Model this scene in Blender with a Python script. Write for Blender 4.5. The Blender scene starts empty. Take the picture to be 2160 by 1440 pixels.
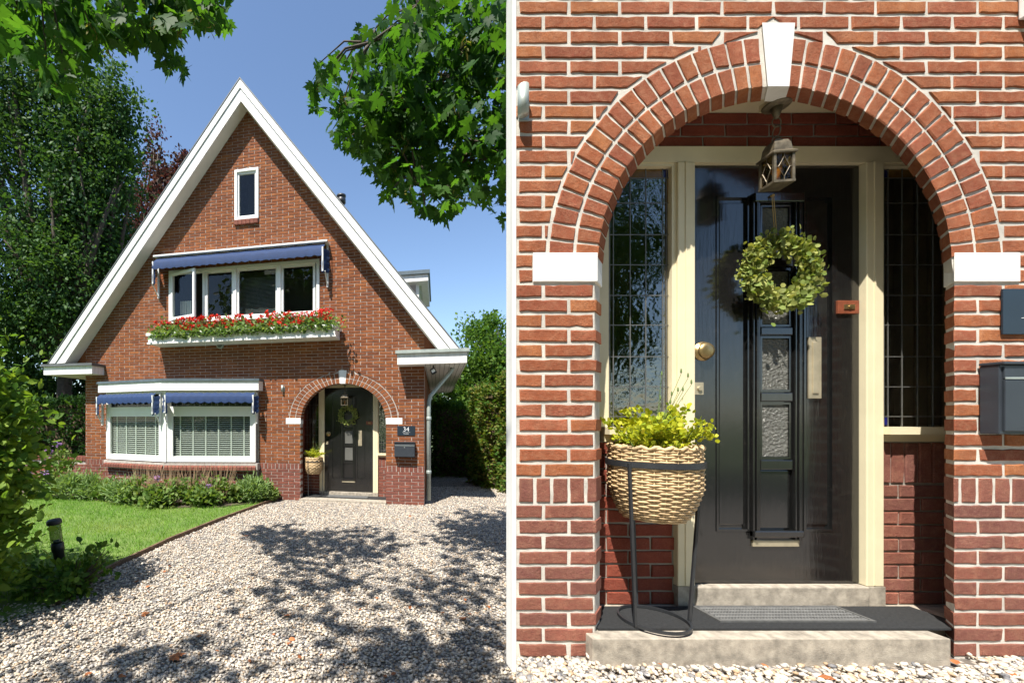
import bpy, bmesh, math, random
import numpy as np
from mathutils import Vector, Matrix
random.seed(7); RNG = np.random.default_rng(7)
R = math.radians
scene = bpy.context.scene
COL = scene.collection

# ------------------------------------------------------------------ camera, world, sun, exposure
CX, HY, FP, CAMH = 730.0, 885.0, 900.0, 1.508      # principal point, horizon, focal length (photo pixels), eye height
cam = bpy.data.cameras.new('camera'); cam_o = bpy.data.objects.new('camera', cam); COL.objects.link(cam_o)
cam_o.location = (0, 0, CAMH); cam_o.rotation_euler = (R(90), 0, 0)
cam.sensor_fit = 'HORIZONTAL'; cam.sensor_width = 36.0; cam.lens = FP / 2160 * 36
cam.shift_x = (1080 - CX) / 2160; cam.shift_y = (HY - 720) / 2160
cam.clip_start = 0.05; cam.clip_end = 2000
scene.camera = cam_o
SUNV = Vector((0.70, 1.0, -2.05)).normalized()       # direction the light travels
w = bpy.data.worlds.new('World'); scene.world = w; w.use_nodes = True
nt = w.node_tree
sky = nt.nodes.new('ShaderNodeTexSky'); sky.sky_type = 'NISHITA'; sky.sun_disc = False
sky.sun_elevation = math.asin(-SUNV.z); sky.sun_rotation = math.atan2(-SUNV.x, -SUNV.y)
sky.air_density = 1.0; sky.dust_density = 0.35; sky.ozone_density = 2.6; sky.altitude = 0
bg = nt.nodes['Background']; bg.inputs['Strength'].default_value = 0.105
nt.links.new(sky.outputs[0], bg.inputs[0])
sl = bpy.data.lights.new('sun', 'SUN'); sl.energy = 4.9; sl.angle = R(0.55); sl.color = (1.0, 0.95, 0.87)
so = bpy.data.objects.new('sun', sl); COL.objects.link(so)
so.rotation_euler = SUNV.to_track_quat('-Z', 'Y').to_euler(); so.location = (-6, -10, 20)
scene.view_settings.view_transform = 'Standard'; scene.view_settings.look = 'None'
scene.view_settings.exposure = 1.08; scene.view_settings.gamma = 1.0

# ------------------------------------------------------------------ frames: pixel -> place
class Frame:
    def __init__(s, o, yaw):
        s.o = Vector(o); s.yaw = yaw
        s.U = Vector((math.cos(yaw), math.sin(yaw), 0)); s.V = Vector((-math.sin(yaw), math.cos(yaw), 0))
    def px(s, x, y, v=0.0):
        """pixel on the plane v metres behind the facade -> (u, z) in this frame"""
        d = Vector(((x - CX) / FP, 1, (HY - y) / FP)); c = Vector((0, 0, CAMH))
        t = (v - (c - s.o).dot(s.V)) / d.dot(s.V)
        p = c + d * t - s.o
        return (p.dot(s.U), p.z)
    def w(s, u, v, z): return s.o + s.U * u + s.V * v + Vector((0, 0, z))
HOUSE = Frame((1.375, 7.5, 0), -R(12.04))
TERR = CAMH - 1.0                                    # level of the raised gravel in front of the close entrance
NEAR = Frame((1626 / 500 - CX / 500, 1.8, TERR), 0)
def gpt(x, y, z=0.0):
    """pixel on a horizontal level -> world xy"""
    Z = FP * (CAMH - z) / (y - HY)
    return ((x - CX) / FP * Z, Z)

# ------------------------------------------------------------------ materials
MATS = {}
def _nodes(name):
    m = bpy.data.materials.new(name); m.use_nodes = True
    nt = m.node_tree; b = nt.nodes['Principled BSDF']; MATS[name] = m
    return m, nt, b
def noise(nt, scale, detail=4.0, rough=.6):
    g = nt.nodes.new('ShaderNodeNewGeometry'); n = nt.nodes.new('ShaderNodeTexNoise')
    n.inputs['Scale'].default_value = scale; n.inputs['Detail'].default_value = detail; n.inputs['Roughness'].default_value = rough
    nt.links.new(g.outputs['Position'], n.inputs['Vector']); return n
def mixc(nt, fac, a, b, mode='MIX'):
    m = nt.nodes.new('ShaderNodeMix'); m.data_type = 'RGBA'; m.blend_type = mode
    for s, v in ((m.inputs[0], fac), (m.inputs[6], a), (m.inputs[7], b)):
        if isinstance(v, (int, float)): s.default_value = v
        elif isinstance(v, tuple): s.default_value = (*v[:3], 1)
        else: nt.links.new(v, s)
    return m.outputs[2]
def ramp(nt, fac, stops):
    r = nt.nodes.new('ShaderNodeValToRGB'); e = r.color_ramp.elements
    while len(e) < len(stops): e.new(.5)
    for i, (p, c) in enumerate(stops):
        e[i].position = p; e[i].color = (*c, 1) if isinstance(c, tuple) else (c, c, c, 1)
    if fac is not None: nt.links.new(fac, r.inputs[0])
    return r.outputs[0]
def bump(nt, b, h, strength, dist=.01):
    n = nt.nodes.new('ShaderNodeBump'); n.inputs['Strength'].default_value = strength; n.inputs['Distance'].default_value = dist
    nt.links.new(h, n.inputs['Height']); nt.links.new(n.outputs[0], b.inputs['Normal'])
def rnd(nt, own=True):
    """a number per piece: stored attribute plus the object's own random"""
    a = nt.nodes.new('ShaderNodeAttribute'); a.attribute_name = 'rnd'
    if not own:
        return a.outputs['Fac']
    o = nt.nodes.new('ShaderNodeObjectInfo')
    s = nt.nodes.new('ShaderNodeMath'); s.operation = 'ADD'; nt.links.new(a.outputs['Fac'], s.inputs[0]); nt.links.new(o.outputs['Random'], s.inputs[1])
    f = nt.nodes.new('ShaderNodeMath'); f.operation = 'FRACT'; nt.links.new(s.outputs[0], f.inputs[0]); return f.outputs[0]
def simple(name, c, rough=.6, metal=0.0, var=.12, scale=8, bmp=0.0, bscale=60, spec=.5, coat=0):
    m, nt, b = _nodes(name)
    n = noise(nt, scale)
    lo = tuple(x * (1 - var) for x in c); hi = tuple(min(1, x * (1 + var)) for x in c)
    nt.links.new(ramp(nt, n.outputs[0], [(.3, lo), (.7, hi)]), b.inputs['Base Color'])
    b.inputs['Roughness'].default_value = rough; b.inputs['Metallic'].default_value = metal
    b.inputs['Specular IOR Level'].default_value = spec; b.inputs['Coat Weight'].default_value = coat
    if bmp: bump(nt, b, noise(nt, bscale, 6).outputs[0], bmp, .004)
    return m
def brickmat(name, cols, nscale=60, bmp=.9, pale=.25):
    m, nt, b = _nodes(name)
    base = ramp(nt, rnd(nt), [(i / max(1, len(cols) - 1), c) for i, c in enumerate(cols)])
    n1 = noise(nt, nscale, 6, .7); n2 = noise(nt, 9, 3)
    c = mixc(nt, ramp(nt, n1.outputs[0], [(.42, 0.0), (.75, pale)]), base, (.64, .37, .22))
    c = mixc(nt, ramp(nt, n2.outputs[0], [(.35, .6), (.7, 0.0)]), c, tuple(x * .6 for x in cols[0]))
    n3 = noise(nt, 190, 4, .7); c = mixc(nt, ramp(nt, n3.outputs[0], [(.50, 0.0), (.68, .55)]), c, tuple(x * .45 for x in cols[0]))
    st_ = noise(nt, 2.2, 6, .65); c = mixc(nt, ramp(nt, st_.outputs[0], [(.52, 0.0), (.78, .5)]), c, tuple(x * .55 for x in cols[0]))
    sp = noise(nt, 340, 2)
    c = mixc(nt, ramp(nt, sp.outputs[0], [(.62, 0.0), (.72, .35)]), c, (.65, .45, .35))
    nt.links.new(c, b.inputs['Base Color']); b.inputs['Roughness'].default_value = .88; b.inputs['Specular IOR Level'].default_value = .25
    bump(nt, b, noise(nt, 85, 9, .8).outputs[0], bmp, .012)
    return m
def leafmat(name, cols, trans=.35, rough=.5, tcol=None, spec=.14):
    m, nt, b = _nodes(name)
    c = ramp(nt, rnd(nt, False), [(i / max(1, len(cols) - 1), k) for i, k in enumerate(cols)])
    nt.links.new(c, b.inputs['Base Color']); b.inputs['Roughness'].default_value = rough + .12; b.inputs['Specular IOR Level'].default_value = spec
    t = nt.nodes.new('ShaderNodeBsdfTranslucent')
    nt.links.new(mixc(nt, 1.0, c, tcol or (1.9, 1.9, .7), 'MULTIPLY'), t.inputs[0])
    mx = nt.nodes.new('ShaderNodeMixShader'); mx.inputs[0].default_value = trans
    out = nt.nodes['Material Output']
    nt.links.new(b.outputs[0], mx.inputs[1]); nt.links.new(t.outputs[0], mx.inputs[2]); nt.links.new(mx.outputs[0], out.inputs[0])
    return m
def glassmat(name, tint=(.85, .88, .86), wave=0.0, wscale=40, boost=1.0, add=0.0):
    m, nt, b = _nodes(name); nt.nodes.remove(b); out = nt.nodes['Material Output']
    tr = nt.nodes.new('ShaderNodeBsdfTransparent'); tr.inputs[0].default_value = (*tint, 1)
    gl = nt.nodes.new('ShaderNodeBsdfGlossy'); gl.inputs['Roughness'].default_value = .015
    fr = nt.nodes.new('ShaderNodeFresnel'); fr.inputs[0].default_value = 1.5
    if wave:
        bp = nt.nodes.new('ShaderNodeBump'); bp.inputs['Strength'].default_value = wave; bp.inputs['Distance'].default_value = .02
        nt.links.new(noise(nt, wscale, 2).outputs[0], bp.inputs['Height']); nt.links.new(bp.outputs[0], gl.inputs['Normal']); nt.links.new(bp.outputs[0], fr.inputs['Normal'])
    ge = nt.nodes.new('ShaderNodeNewGeometry'); iv = nt.nodes.new('ShaderNodeMath'); iv.operation = 'SUBTRACT'; iv.inputs[0].default_value = 1; nt.links.new(ge.outputs['Backfacing'], iv.inputs[1])
    ml = nt.nodes.new('ShaderNodeMath'); ml.operation = 'MULTIPLY'; nt.links.new(iv.outputs[0], ml.inputs[0]); nt.links.new(fr.outputs[0], ml.inputs[1])
    mx = nt.nodes.new('ShaderNodeMixShader'); ma = nt.nodes.new('ShaderNodeMath'); ma.operation = 'MULTIPLY_ADD'; ma.use_clamp = True; nt.links.new(ml.outputs[0], ma.inputs[0]); ma.inputs[1].default_value = boost; ma.inputs[2].default_value = add
    nt.links.new(ma.outputs[0], mx.inputs[0])
    nt.links.new(tr.outputs[0], mx.inputs[1]); nt.links.new(gl.outputs[0], mx.inputs[2]); nt.links.new(mx.outputs[0], out.inputs[0])
    return m

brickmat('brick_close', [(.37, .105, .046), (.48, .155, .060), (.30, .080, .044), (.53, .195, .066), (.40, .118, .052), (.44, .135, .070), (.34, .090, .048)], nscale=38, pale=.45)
brickmat('brick_close_plinth', [(.26, .092, .066), (.33, .115, .075), (.22, .085, .07), (.36, .125, .085)], nscale=38, pale=.35)
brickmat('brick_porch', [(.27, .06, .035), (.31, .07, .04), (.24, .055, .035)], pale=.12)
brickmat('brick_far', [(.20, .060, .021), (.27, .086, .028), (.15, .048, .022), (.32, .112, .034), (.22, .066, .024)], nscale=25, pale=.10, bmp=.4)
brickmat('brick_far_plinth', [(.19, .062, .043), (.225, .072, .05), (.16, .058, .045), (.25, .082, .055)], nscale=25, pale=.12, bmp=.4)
simple('mortar_close', (.56, .525, .465), .95, var=.22, scale=11, bmp=.7, bscale=220)
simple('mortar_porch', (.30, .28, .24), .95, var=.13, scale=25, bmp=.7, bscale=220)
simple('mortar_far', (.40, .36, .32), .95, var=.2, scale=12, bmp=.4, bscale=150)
m, nt, b = _nodes('white_paint'); b.inputs['Roughness'].default_value = .5
g = nt.nodes.new('ShaderNodeNewGeometry'); mp = nt.nodes.new('ShaderNodeMapping'); mp.inputs['Scale'].default_value = (14, 14, 1.6); nn = nt.nodes.new('ShaderNodeTexNoise'); nn.inputs['Scale'].default_value = 1.0; nn.inputs['Detail'].default_value = 7
nt.links.new(g.outputs['Position'], mp.inputs[0]); nt.links.new(mp.outputs[0], nn.inputs['Vector'])
c = mixc(nt, ramp(nt, nn.outputs[0], [(.46, 0.0), (.8, .55)]), (.79, .78, .75), (.50, .47, .42))
n2 = noise(nt, 60, 6, .7); c = mixc(nt, ramp(nt, n2.outputs[0], [(.55, 0.0), (.8, .3)]), c, (.55, .52, .46))
nt.links.new(c, b.inputs['Base Color']); bump(nt, b, n2.outputs[0], .12, .003)
simple('white_frame', (.78, .78, .75), .38, var=.03, scale=6)
simple('cream_paint', (.70, .62, .42), .45, var=.05, scale=7, bmp=.08, bscale=70)
simple('soffit_paint', (.72, .70, .64), .55, var=.05, scale=6)
simple('dark_cap', (.10, .105, .105), .5, var=.2, scale=6)
simple('roof_tile', (.07, .07, .075), .7, var=.3, scale=10, bmp=.4, bscale=12)
simple('zinc', (.36, .40, .37), .5, metal=.35, var=.15, scale=10)
simple('dark_zinc', (.10, .13, .15), .45, metal=.2, var=.2, scale=8)
simple('black_metal', (.022, .024, .027), .45, var=.2, scale=20)
simple('anthracite', (.030, .036, .045), .42, var=.1, scale=12, bmp=.15, bscale=600)
simple('navy_plate', (.012, .022, .034), .4, var=.1, scale=9)
simple('sign_white', (.85, .85, .85), .5, var=.01)
simple('brass', (.42, .30, .14), .38, metal=.9, var=.25, scale=18)
simple('pale_brass', (.46, .40, .28), .48, metal=.55, var=.18, scale=14)
simple('lantern_metal', (.17, .14, .095), .5, metal=.5, var=.45, scale=40)
simple('blue_canvas', (.002, .022, .085), .8, var=.15, scale=14, bmp=.15, bscale=300)
simple('awning_metal', (.66, .67, .66), .45, var=.05, scale=10)
simple('blind_white', (.72, .73, .68), .5, var=.03, scale=10)
simple('curtain_tan', (.46, .40, .27), .9, var=.1, scale=6)
simple('hall_wall', (.26, .21, .13), .9, var=.2, scale=3)
simple('dark_room', (.035, .035, .033), .9, var=.2, scale=3)
simple('lead', (.16, .16, .15), .5, metal=.5, var=.2, scale=40)
simple('stone_step', (.32, .28, .225), .85, var=.38, scale=22, bmp=.5, bscale=160)
simple('mat_black', (.016, .017, .018), .95, var=.5, scale=90, bmp=1.0, bscale=350)
simple('rubber_grey', (.085, .085, .082), .7, var=.25, scale=30)
simple('wicker', (.52, .37, .20), .65, var=.3, scale=35)
simple('wicker_dark', (.10, .06, .03), .8, var=.3, scale=30)
simple('bark', (.075, .058, .042), .9, var=.35, scale=14, bmp=.8, bscale=30)
simple('twig', (.10, .065, .04), .85, var=.3, scale=20)
simple('stem_green', (.12, .18, .05), .7, var=.3, scale=20)
simple('dry_stem', (.30, .20, .12), .85, var=.3, scale=20)
simple('soil', (.075, .055, .038), .95, var=.4, scale=10, bmp=.8, bscale=40)
simple('edging_wood', (.14, .085, .05), .85, var=.35, scale=12, bmp=.6, bscale=50)
simple('bell_wood', (.20, .055, .025), .5, var=.25, scale=30)
simple('blue_glass', (.008, .010, .10), .12, var=.2, scale=30)
simple('ochre_glass', (.14, .075, .015), .15, var=.3, scale=30)
simple('string_gold', (.45, .30, .10), .6, var=.1)
simple('terrace_stone', (.33, .31, .28), .9, var=.25, scale=6, bmp=.5, bscale=40)
simple('raw_timber', (.42, .20, .06), .85, var=.4, scale=22, bmp=.6, bscale=60)
simple('dead_leaf', (.30, .10, .03), .8, var=.4, scale=30)
glassmat('pane_glass', wave=.02, wscale=3)
glassmat('leaded_glass', (.70, .69, .62), wave=.10, wscale=16, boost=2.2, add=.10)
m, nt, b = _nodes('ripple_glass'); b.inputs['Base Color'].default_value = (.13, .13, .115, 1); b.inputs['Roughness'].default_value = .12
bump(nt, b, noise(nt, 75, 3, .6).outputs[0], 1.0, .02)
glassmat('lamp_glass', (.80, .74, .55), wave=.3, wscale=60)
# glossy black door paint
m, nt, b = _nodes('door_black')
b.inputs['Base Color'].default_value = (.010, .010, .010, 1); b.inputs['Roughness'].default_value = .16; b.inputs['Coat Weight'].default_value = .8
b.inputs['Coat Roughness'].default_value = .12
g = nt.nodes.new('ShaderNodeNewGeometry'); mp = nt.nodes.new('ShaderNodeMapping'); mp.inputs['Scale'].default_value = (1, 1, .12)
nn = nt.nodes.new('ShaderNodeTexNoise'); nn.inputs['Scale'].default_value = 70; nn.inputs['Detail'].default_value = 6
nt.links.new(g.outputs['Position'], mp.inputs[0]); nt.links.new(mp.outputs[0], nn.inputs['Vector']); bump(nt, b, nn.outputs[0], .30, .004)
dn = noise(nt, 25, 8, .8)
nt.links.new(mixc(nt, ramp(nt, dn.outputs[0], [(.55, 0.0), (.8, .5)]), (.010, .010, .010), (.06, .055, .05)), b.inputs['Base Color'])
# pebbles
m, nt, b = _nodes('pebble')
c = ramp(nt, rnd(nt), [(0, (.52, .455, .365)), (.28, (.64, .575, .48)), (.46, (.48, .38, .27)), (.58, (.38, .25, .14)), (.64, (.54, .49, .43)), (.76, (.28, .265, .25)), (.86, (.11, .115, .13)), (.94, (.58, .50, .40))])
n1 = noise(nt, 160, 4)
nt.links.new(mixc(nt, ramp(nt, n1.outputs[0], [(.4, 0.0), (.75, .4)]), c, (.34, .29, .24)), b.inputs['Base Color']); b.inputs['Roughness'].default_value = .75
# gravel base sheet: the same stones, too small to tell apart
m, nt, b = _nodes('gravel_base')
g = nt.nodes.new('ShaderNodeNewGeometry'); vo = nt.nodes.new('ShaderNodeTexVoronoi'); vo.inputs['Scale'].default_value = 42
nt.links.new(g.outputs['Position'], vo.inputs['Vector'])
sp = nt.nodes.new('ShaderNodeSeparateColor'); nt.links.new(vo.outputs['Color'], sp.inputs[0])
c = ramp(nt, sp.outputs[0], [(0, (.40, .36, .31)), (.4, (.48, .44, .38)), (.6, (.33, .27, .21)), (.75, (.40, .37, .33)), (.9, (.25, .24, .24)), (1, (.14, .14, .15))])
nt.links.new(mixc(nt, ramp(nt, vo.outputs['Distance'], [(.30, 0.0), (.65, .85)]), c, (.09, .075, .06)), b.inputs['Base Color'])
b.inputs['Roughness'].default_value = .9
inv = nt.nodes.new('ShaderNodeMath'); inv.operation = 'SUBTRACT'; inv.inputs[0].default_value = 1; nt.links.new(vo.outputs['Distance'], inv.inputs[1])
bump(nt, b, inv.outputs[0], .8, .02)
# lawn and wider ground
for nm, c0, c1 in (('lawn_base', (.07, .13, .02), (.14, .20, .045)), ('ground_grass', (.05, .085, .025), (.10, .13, .04))):
    m, nt, b = _nodes(nm); n1 = noise(nt, 3, 6); nt.links.new(ramp(nt, n1.outputs[0], [(.3, c0), (.7, c1)]), b.inputs['Base Color']); b.inputs['Roughness'].default_value = .95
leafmat('grass_blade', [(.09, .20, .02), (.12, .26, .025), (.18, .28, .04), (.24, .26, .07)], .3, .6)
leafmat('maple_leaf', [(.015, .046, .012), (.025, .068, .016), (.045, .10, .02), (.019, .054, .014)], .42, .42, (3.0, 3.2, .7))
leafmat('maple_seed', [(.16, .17, .05), (.22, .19, .08), (.13, .16, .04)], .4, .6)
leafmat('beech_leaf', [(.012, .036, .014), (.022, .06, .02), (.045, .10, .028), (.075, .14, .035), (.018, .05, .018)], .3, .4)
leafmat('copper_leaf', [(.065, .026, .028), (.10, .036, .032), (.05, .04, .025), (.085, .05, .03)], .3, .45, (1.5, .9, .8))
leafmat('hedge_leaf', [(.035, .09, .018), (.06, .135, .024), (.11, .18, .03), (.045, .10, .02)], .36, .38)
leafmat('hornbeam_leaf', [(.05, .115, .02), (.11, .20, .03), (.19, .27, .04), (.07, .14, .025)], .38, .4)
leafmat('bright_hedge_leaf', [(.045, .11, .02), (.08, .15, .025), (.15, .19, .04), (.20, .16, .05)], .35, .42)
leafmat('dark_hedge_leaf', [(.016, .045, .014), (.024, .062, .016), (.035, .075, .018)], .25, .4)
leafmat('bed_leaf', [(.09, .16, .04), (.14, .22, .06), (.20, .25, .09), (.10, .17, .035)], .3, .5)
leafmat('pale_bed_leaf', [(.16, .25, .09), (.22, .30, .13), (.14, .24, .07)], .3, .5)
leafmat('geranium_leaf', [(.09, .17, .05), (.15, .23, .08), (.22, .27, .12)], .3, .5)
leafmat('geranium_petal', [(.55, .02, .012), (.65, .06, .02), (.60, .03, .06)], .25, .6, (1.2, .6, .5))
leafmat('hydrangea_petal', [(.30, .14, .30), (.22, .17, .42), (.42, .22, .28)], .25, .6, (1.1, 1, 1.1))
leafmat('yellow_leaf', [(.36, .40, .02), (.50, .50, .035), (.24, .33, .03), (.60, .55, .06)], .35, .45, (1.3, 1.3, .4))
leafmat('wreath_leaf', [(.15, .21, .05), (.23, .28, .08), (.34, .34, .10), (.10, .14, .045)], .25, .5)

# ------------------------------------------------------------------ mesh helpers
class G:
    def __init__(s): s.v = []; s.f = []
    def add(s, vs, fs):
        n = len(s.v); s.v += [tuple(p) for p in vs]; s.f += [tuple(i + n for i in f) for f in fs]; return s
    def box(s, x0, x1, y0, y1, z0, z1, bev=0.0):
        if bev <= 0:
            vs = [(x, y, z) for z in (z0, z1) for y in (y0, y1) for x in (x0, x1)]
            return s.add(vs, [(0, 2, 3, 1), (4, 5, 7, 6), (0, 1, 5, 4), (2, 6, 7, 3), (0, 4, 6, 2), (1, 3, 7, 5)])
        bm = bmesh.new(); bmesh.ops.create_cube(bm, size=1)
        for q in bm.verts: q.co = Vector(((x0 + x1) / 2 + q.co.x * (x1 - x0), (y0 + y1) / 2 + q.co.y * (y1 - y0), (z0 + z1) / 2 + q.co.z * (z1 - z0)))
        bmesh.ops.bevel(bm, geom=bm.edges[:], offset=min(bev, .45 * min(abs(x1 - x0), abs(y1 - y0), abs(z1 - z0))), segments=2, affect='EDGES', profile=.6)
        bm.verts.index_update(); s.add([q.co[:] for q in bm.verts], [[q.index for q in f.verts] for f in bm.faces]); bm.free(); return s
    def prism(s, poly, y0, y1):
        """polygon of (x, z), extruded along y"""
        n = len(poly); a = sum(poly[i][0] * poly[(i + 1) % n][1] - poly[(i + 1) % n][0] * poly[i][1] for i in range(n))
        if a < 0: poly = poly[::-1]
        vs = [(x, y0, z) for x, z in poly] + [(x, y1, z) for x, z in poly]
        return s.add(vs, [tuple(range(n)), tuple(range(2 * n - 1, n - 1, -1))] + [((i + 1) % n, i, n + i, n + (i + 1) % n) for i in range(n)])
    def zprism(s, poly, z0, z1):
        n = len(poly); a = sum(poly[i][0] * poly[(i + 1) % n][1] - poly[(i + 1) % n][0] * poly[i][1] for i in range(n))
        if a < 0: poly = poly[::-1]
        vs = [(x, y, z0) for x, y in poly] + [(x, y, z1) for x, y in poly]
        return s.add(vs, [tuple(range(n - 1, -1, -1)), tuple(range(n, 2 * n))] + [(i, (i + 1) % n, n + (i + 1) % n, n + i) for i in range(n)])
    def frame(s, x0, x1, z0, z1, wd, y0, y1):
        s.box(x0, x0 + wd, y0, y1, z0, z1); s.box(x1 - wd, x1, y0, y1, z0, z1)
        s.box(x0 + wd, x1 - wd, y0 + .0005, y1, z0, z0 + wd); s.box(x0 + wd, x1 - wd, y0 + .0005, y1, z1 - wd, z1); return s
    def tube(s, pts, rad, n=8, closed=False):
        pts = [Vector(p) for p in pts]; m = len(pts); rs = rad if isinstance(rad, (list, tuple)) else [rad] * m
        vs = []; prev = None
        for i, p in enumerate(pts):
            if closed: t = pts[(i + 1) % m] - pts[i - 1]
            else: t = pts[min(i + 1, m - 1)] - pts[max(i - 1, 0)]
            t.normalize()
            a = prev - t * prev.dot(t) if prev is not None else t.orthogonal()
            if a.length < 1e-5: a = t.orthogonal()
            a.normalize(); prev = a; b = t.cross(a)
            for k in range(n):
                an = 2 * math.pi * k / n; vs.append(p + (a * math.cos(an) + b * math.sin(an)) * rs[i])
        fs = []
        for i in range(m if closed else m - 1):
            j = (i + 1) % m
            for k in range(n): fs.append((i * n + k, i * n + (k + 1) % n, j * n + (k + 1) % n, j * n + k))
        if not closed: fs += [tuple(range(n - 1, -1, -1)), tuple(range((m - 1) * n, m * n))]
        return s.add(vs, fs)
    def lathe(s, prof, n=24, c=(0, 0, 0), caps=True):
        vs = []; fs = []; m = len(prof)
        for r, z in prof:
            for k in range(n):
                a = 2 * math.pi * k / n; vs.append((c[0] + r * math.cos(a), c[1] + r * math.sin(a), c[2] + z))
        for i in range(m - 1):
            for k in range(n): fs.append((i * n + k, i * n + (k + 1) % n, (i + 1) * n + (k + 1) % n, (i + 1) * n + k))
        if caps and prof[0][0] > 1e-4: fs.append(tuple(range(n - 1, -1, -1)))
        if caps and prof[-1][0] > 1e-4: fs.append(tuple(range((m - 1) * n, m * n)))
        return s.add(vs, fs)
    def lathe_y(s, prof, n=24, c=(0, 0, 0)):
        """turned about an axis along y: prof of (radius, y)"""
        g = G().lathe(prof, n); return s.add([(c[0] + x, c[1] + z, c[2] - y) for x, y, z in g.v], [f for f in g.f])
    def xf(s, fn): s.v = [fn(*p) for p in s.v]; return s
    def build(s, name, mat, parent=None, smooth=False, kind=None, attr=None):
        me = bpy.data.meshes.new(name); me.from_pydata(s.v, [], s.f); me.update()
        if smooth: me.polygons.foreach_set('use_smooth', [True] * len(me.polygons))
        if attr is not None:
            a = me.attributes.new('rnd', 'FLOAT', 'POINT'); a.data.foreach_set('value', attr)
        return link(name, me, mat, parent, kind)
def link(name, me, mat, parent=None, kind=None, loc=None):
    o = bpy.data.objects.new(name, me); COL.objects.link(o)
    if mat and not me.materials: me.materials.append(MATS[mat])
    if parent: o.parent = parent
    if loc: o.location = loc
    if kind: o['kind'] = kind
    return o
def tag(o, label, cat, group=None):
    o['label'] = label; o['category'] = cat
    if group: o['group'] = group
    return o
def thing(name, label, cat, loc, yaw=0.0, group=None):
    o = bpy.data.objects.new(name, None); COL.objects.link(o); o.empty_display_size = .1
    o.location = loc; o.rotation_euler = (0, 0, yaw); return tag(o, label, cat, group)
def structure(name, g, mat, parent=None):
    o = g.build(name, mat, parent); o['kind'] = 'structure'; return o
def plate(outer, holes, y0, y1, name, mat, parent):
    """a wall slab in the (x, z) plane with openings"""
    bm = bmesh.new()
    for y in (y0, y1):
        es = []
        for loop in [outer] + holes:
            vs = [bm.verts.new((x, y, z)) for x, z in loop]
            es += [bm.edges.new((vs[i], vs[(i + 1) % len(vs)])) for i in range(len(vs))]
        bmesh.ops.triangle_fill(bm, edges=es, use_beauty=True)
    bm.verts.ensure_lookup_table(); tot = sum(len(l) for l in [outer] + holes); k = 0
    for loop in [outer] + holes:
        n = len(loop)
        for i in range(n):
            a, b_ = k + i, k + (i + 1) % n
            bm.faces.new((bm.verts[a], bm.verts[b_], bm.verts[b_ + tot], bm.verts[a + tot]))
        k += n
    bmesh.ops.recalc_face_normals(bm, faces=bm.faces[:])
    me = bpy.data.meshes.new(name); bm.to_mesh(me); bm.free()
    return link(name, me, mat, parent)

# ------------------------------------------------------------------ fast leaf clouds
def fast_mesh(name, V, F, rn=None, smooth=False):
    me = bpy.data.meshes.new(name); k = F.shape[1]
    me.vertices.add(len(V)); me.vertices.foreach_set('co', V.astype(np.float32).ravel())
    me.loops.add(F.size); me.loops.foreach_set('vertex_index', F.astype(np.int32).ravel())
    me.polygons.add(len(F)); me.polygons.foreach_set('loop_start', np.arange(0, F.size, k, dtype=np.int32))
    if smooth: me.polygons.foreach_set('use_smooth', np.ones(len(F), dtype=bool))
    me.update(calc_edges=True)
    if rn is not None:
        a = me.attributes.new('rnd', 'FLOAT', 'POINT'); a.data.foreach_set('value', rn.astype(np.float32))
    return me
OVAL = (np.array([(0, 0, 0), (.30, .30, .06), (.24, .70, .05), (0, 1, -.04), (-.24, .70, .05), (-.30, .30, .06)]), np.array([(0, 1, 2, 3), (0, 3, 4, 5)]))
ROUND = (np.array([(0, 0, 0), (.42, .28, .07), (.40, .75, .07), (0, 1, 0), (-.40, .75, .07), (-.42, .28, .07)]), np.array([(0, 1, 2, 3), (0, 3, 4, 5)]))
LANCE = (np.array([(0, 0, 0), (.13, .35, .03), (.09, .72, .0), (0, 1, -.12), (-.09, .72, .0), (-.13, .35, .03)]), np.array([(0, 1, 2, 3), (0, 3, 4, 5)]))
BLADE = (np.array([(-.045, 0, 0), (.045, 0, 0), (.03, .6, .06), (0, 1, .2)]), np.array([(0, 1, 2, 3)]))
_h = [(.05, -.02), (.16, -.10), (.40, -.06), (.34, .06), (.56, .16), (.42, .24), (.50, .34), (.66, .55), (.47, .50), (.42, .60), (.28, .47), (.20, .52), (.26, .72), (.14, .74), (.10, .88)]
_o = _h + [(0, 1.06)] + [(-x, y) for x, y in _h[::-1]]
_mv = [(0, .30, 0)] + [(x, y, -.22 * abs(x) ** 1.5 - .10 * max(0, y - .5)) for x, y in _o]
MAPLE = (np.array(_mv), np.array([(0, i, i + 1) for i in range(1, len(_o))]))
def unit(a): return a / np.maximum(1e-9, np.linalg.norm(a, axis=1))[:, None]
def leaf_mesh(name, P, size, tmpl, D=None, N=None, jit=1.0, svar=.35, per=0):
    n = len(P); T, F = tmpl; k = len(T)
    D = RNG.normal(size=(n, 3)) if D is None else D + RNG.normal(size=(n, 3)) * jit * .5
    D = unit(D); N = RNG.normal(size=(n, 3)) + (np.array([0, 0, 1.0]) if N is None else N)
    X = unit(np.cross(D, N)); Z = np.cross(X, D)
    s = size * (1 + svar * (RNG.random(n) * 2 - 1))
    V = P[:, None, :] + s[:, None, None] * (T[None, :, 0:1] * X[:, None, :] + T[None, :, 1:2] * D[:, None, :] + T[None, :, 2:3] * Z[:, None, :])
    FF = (F[None] + (np.arange(n) * k)[:, None, None]).reshape(-1, F.shape[1])
    rn = RNG.random(n)
    if per: rn = (.55 * np.repeat(RNG.random(n // per + 1), per)[:n] + .45 * rn)
    return fast_mesh(name, V.reshape(-1, 3), FF, np.repeat(rn, k))
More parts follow.
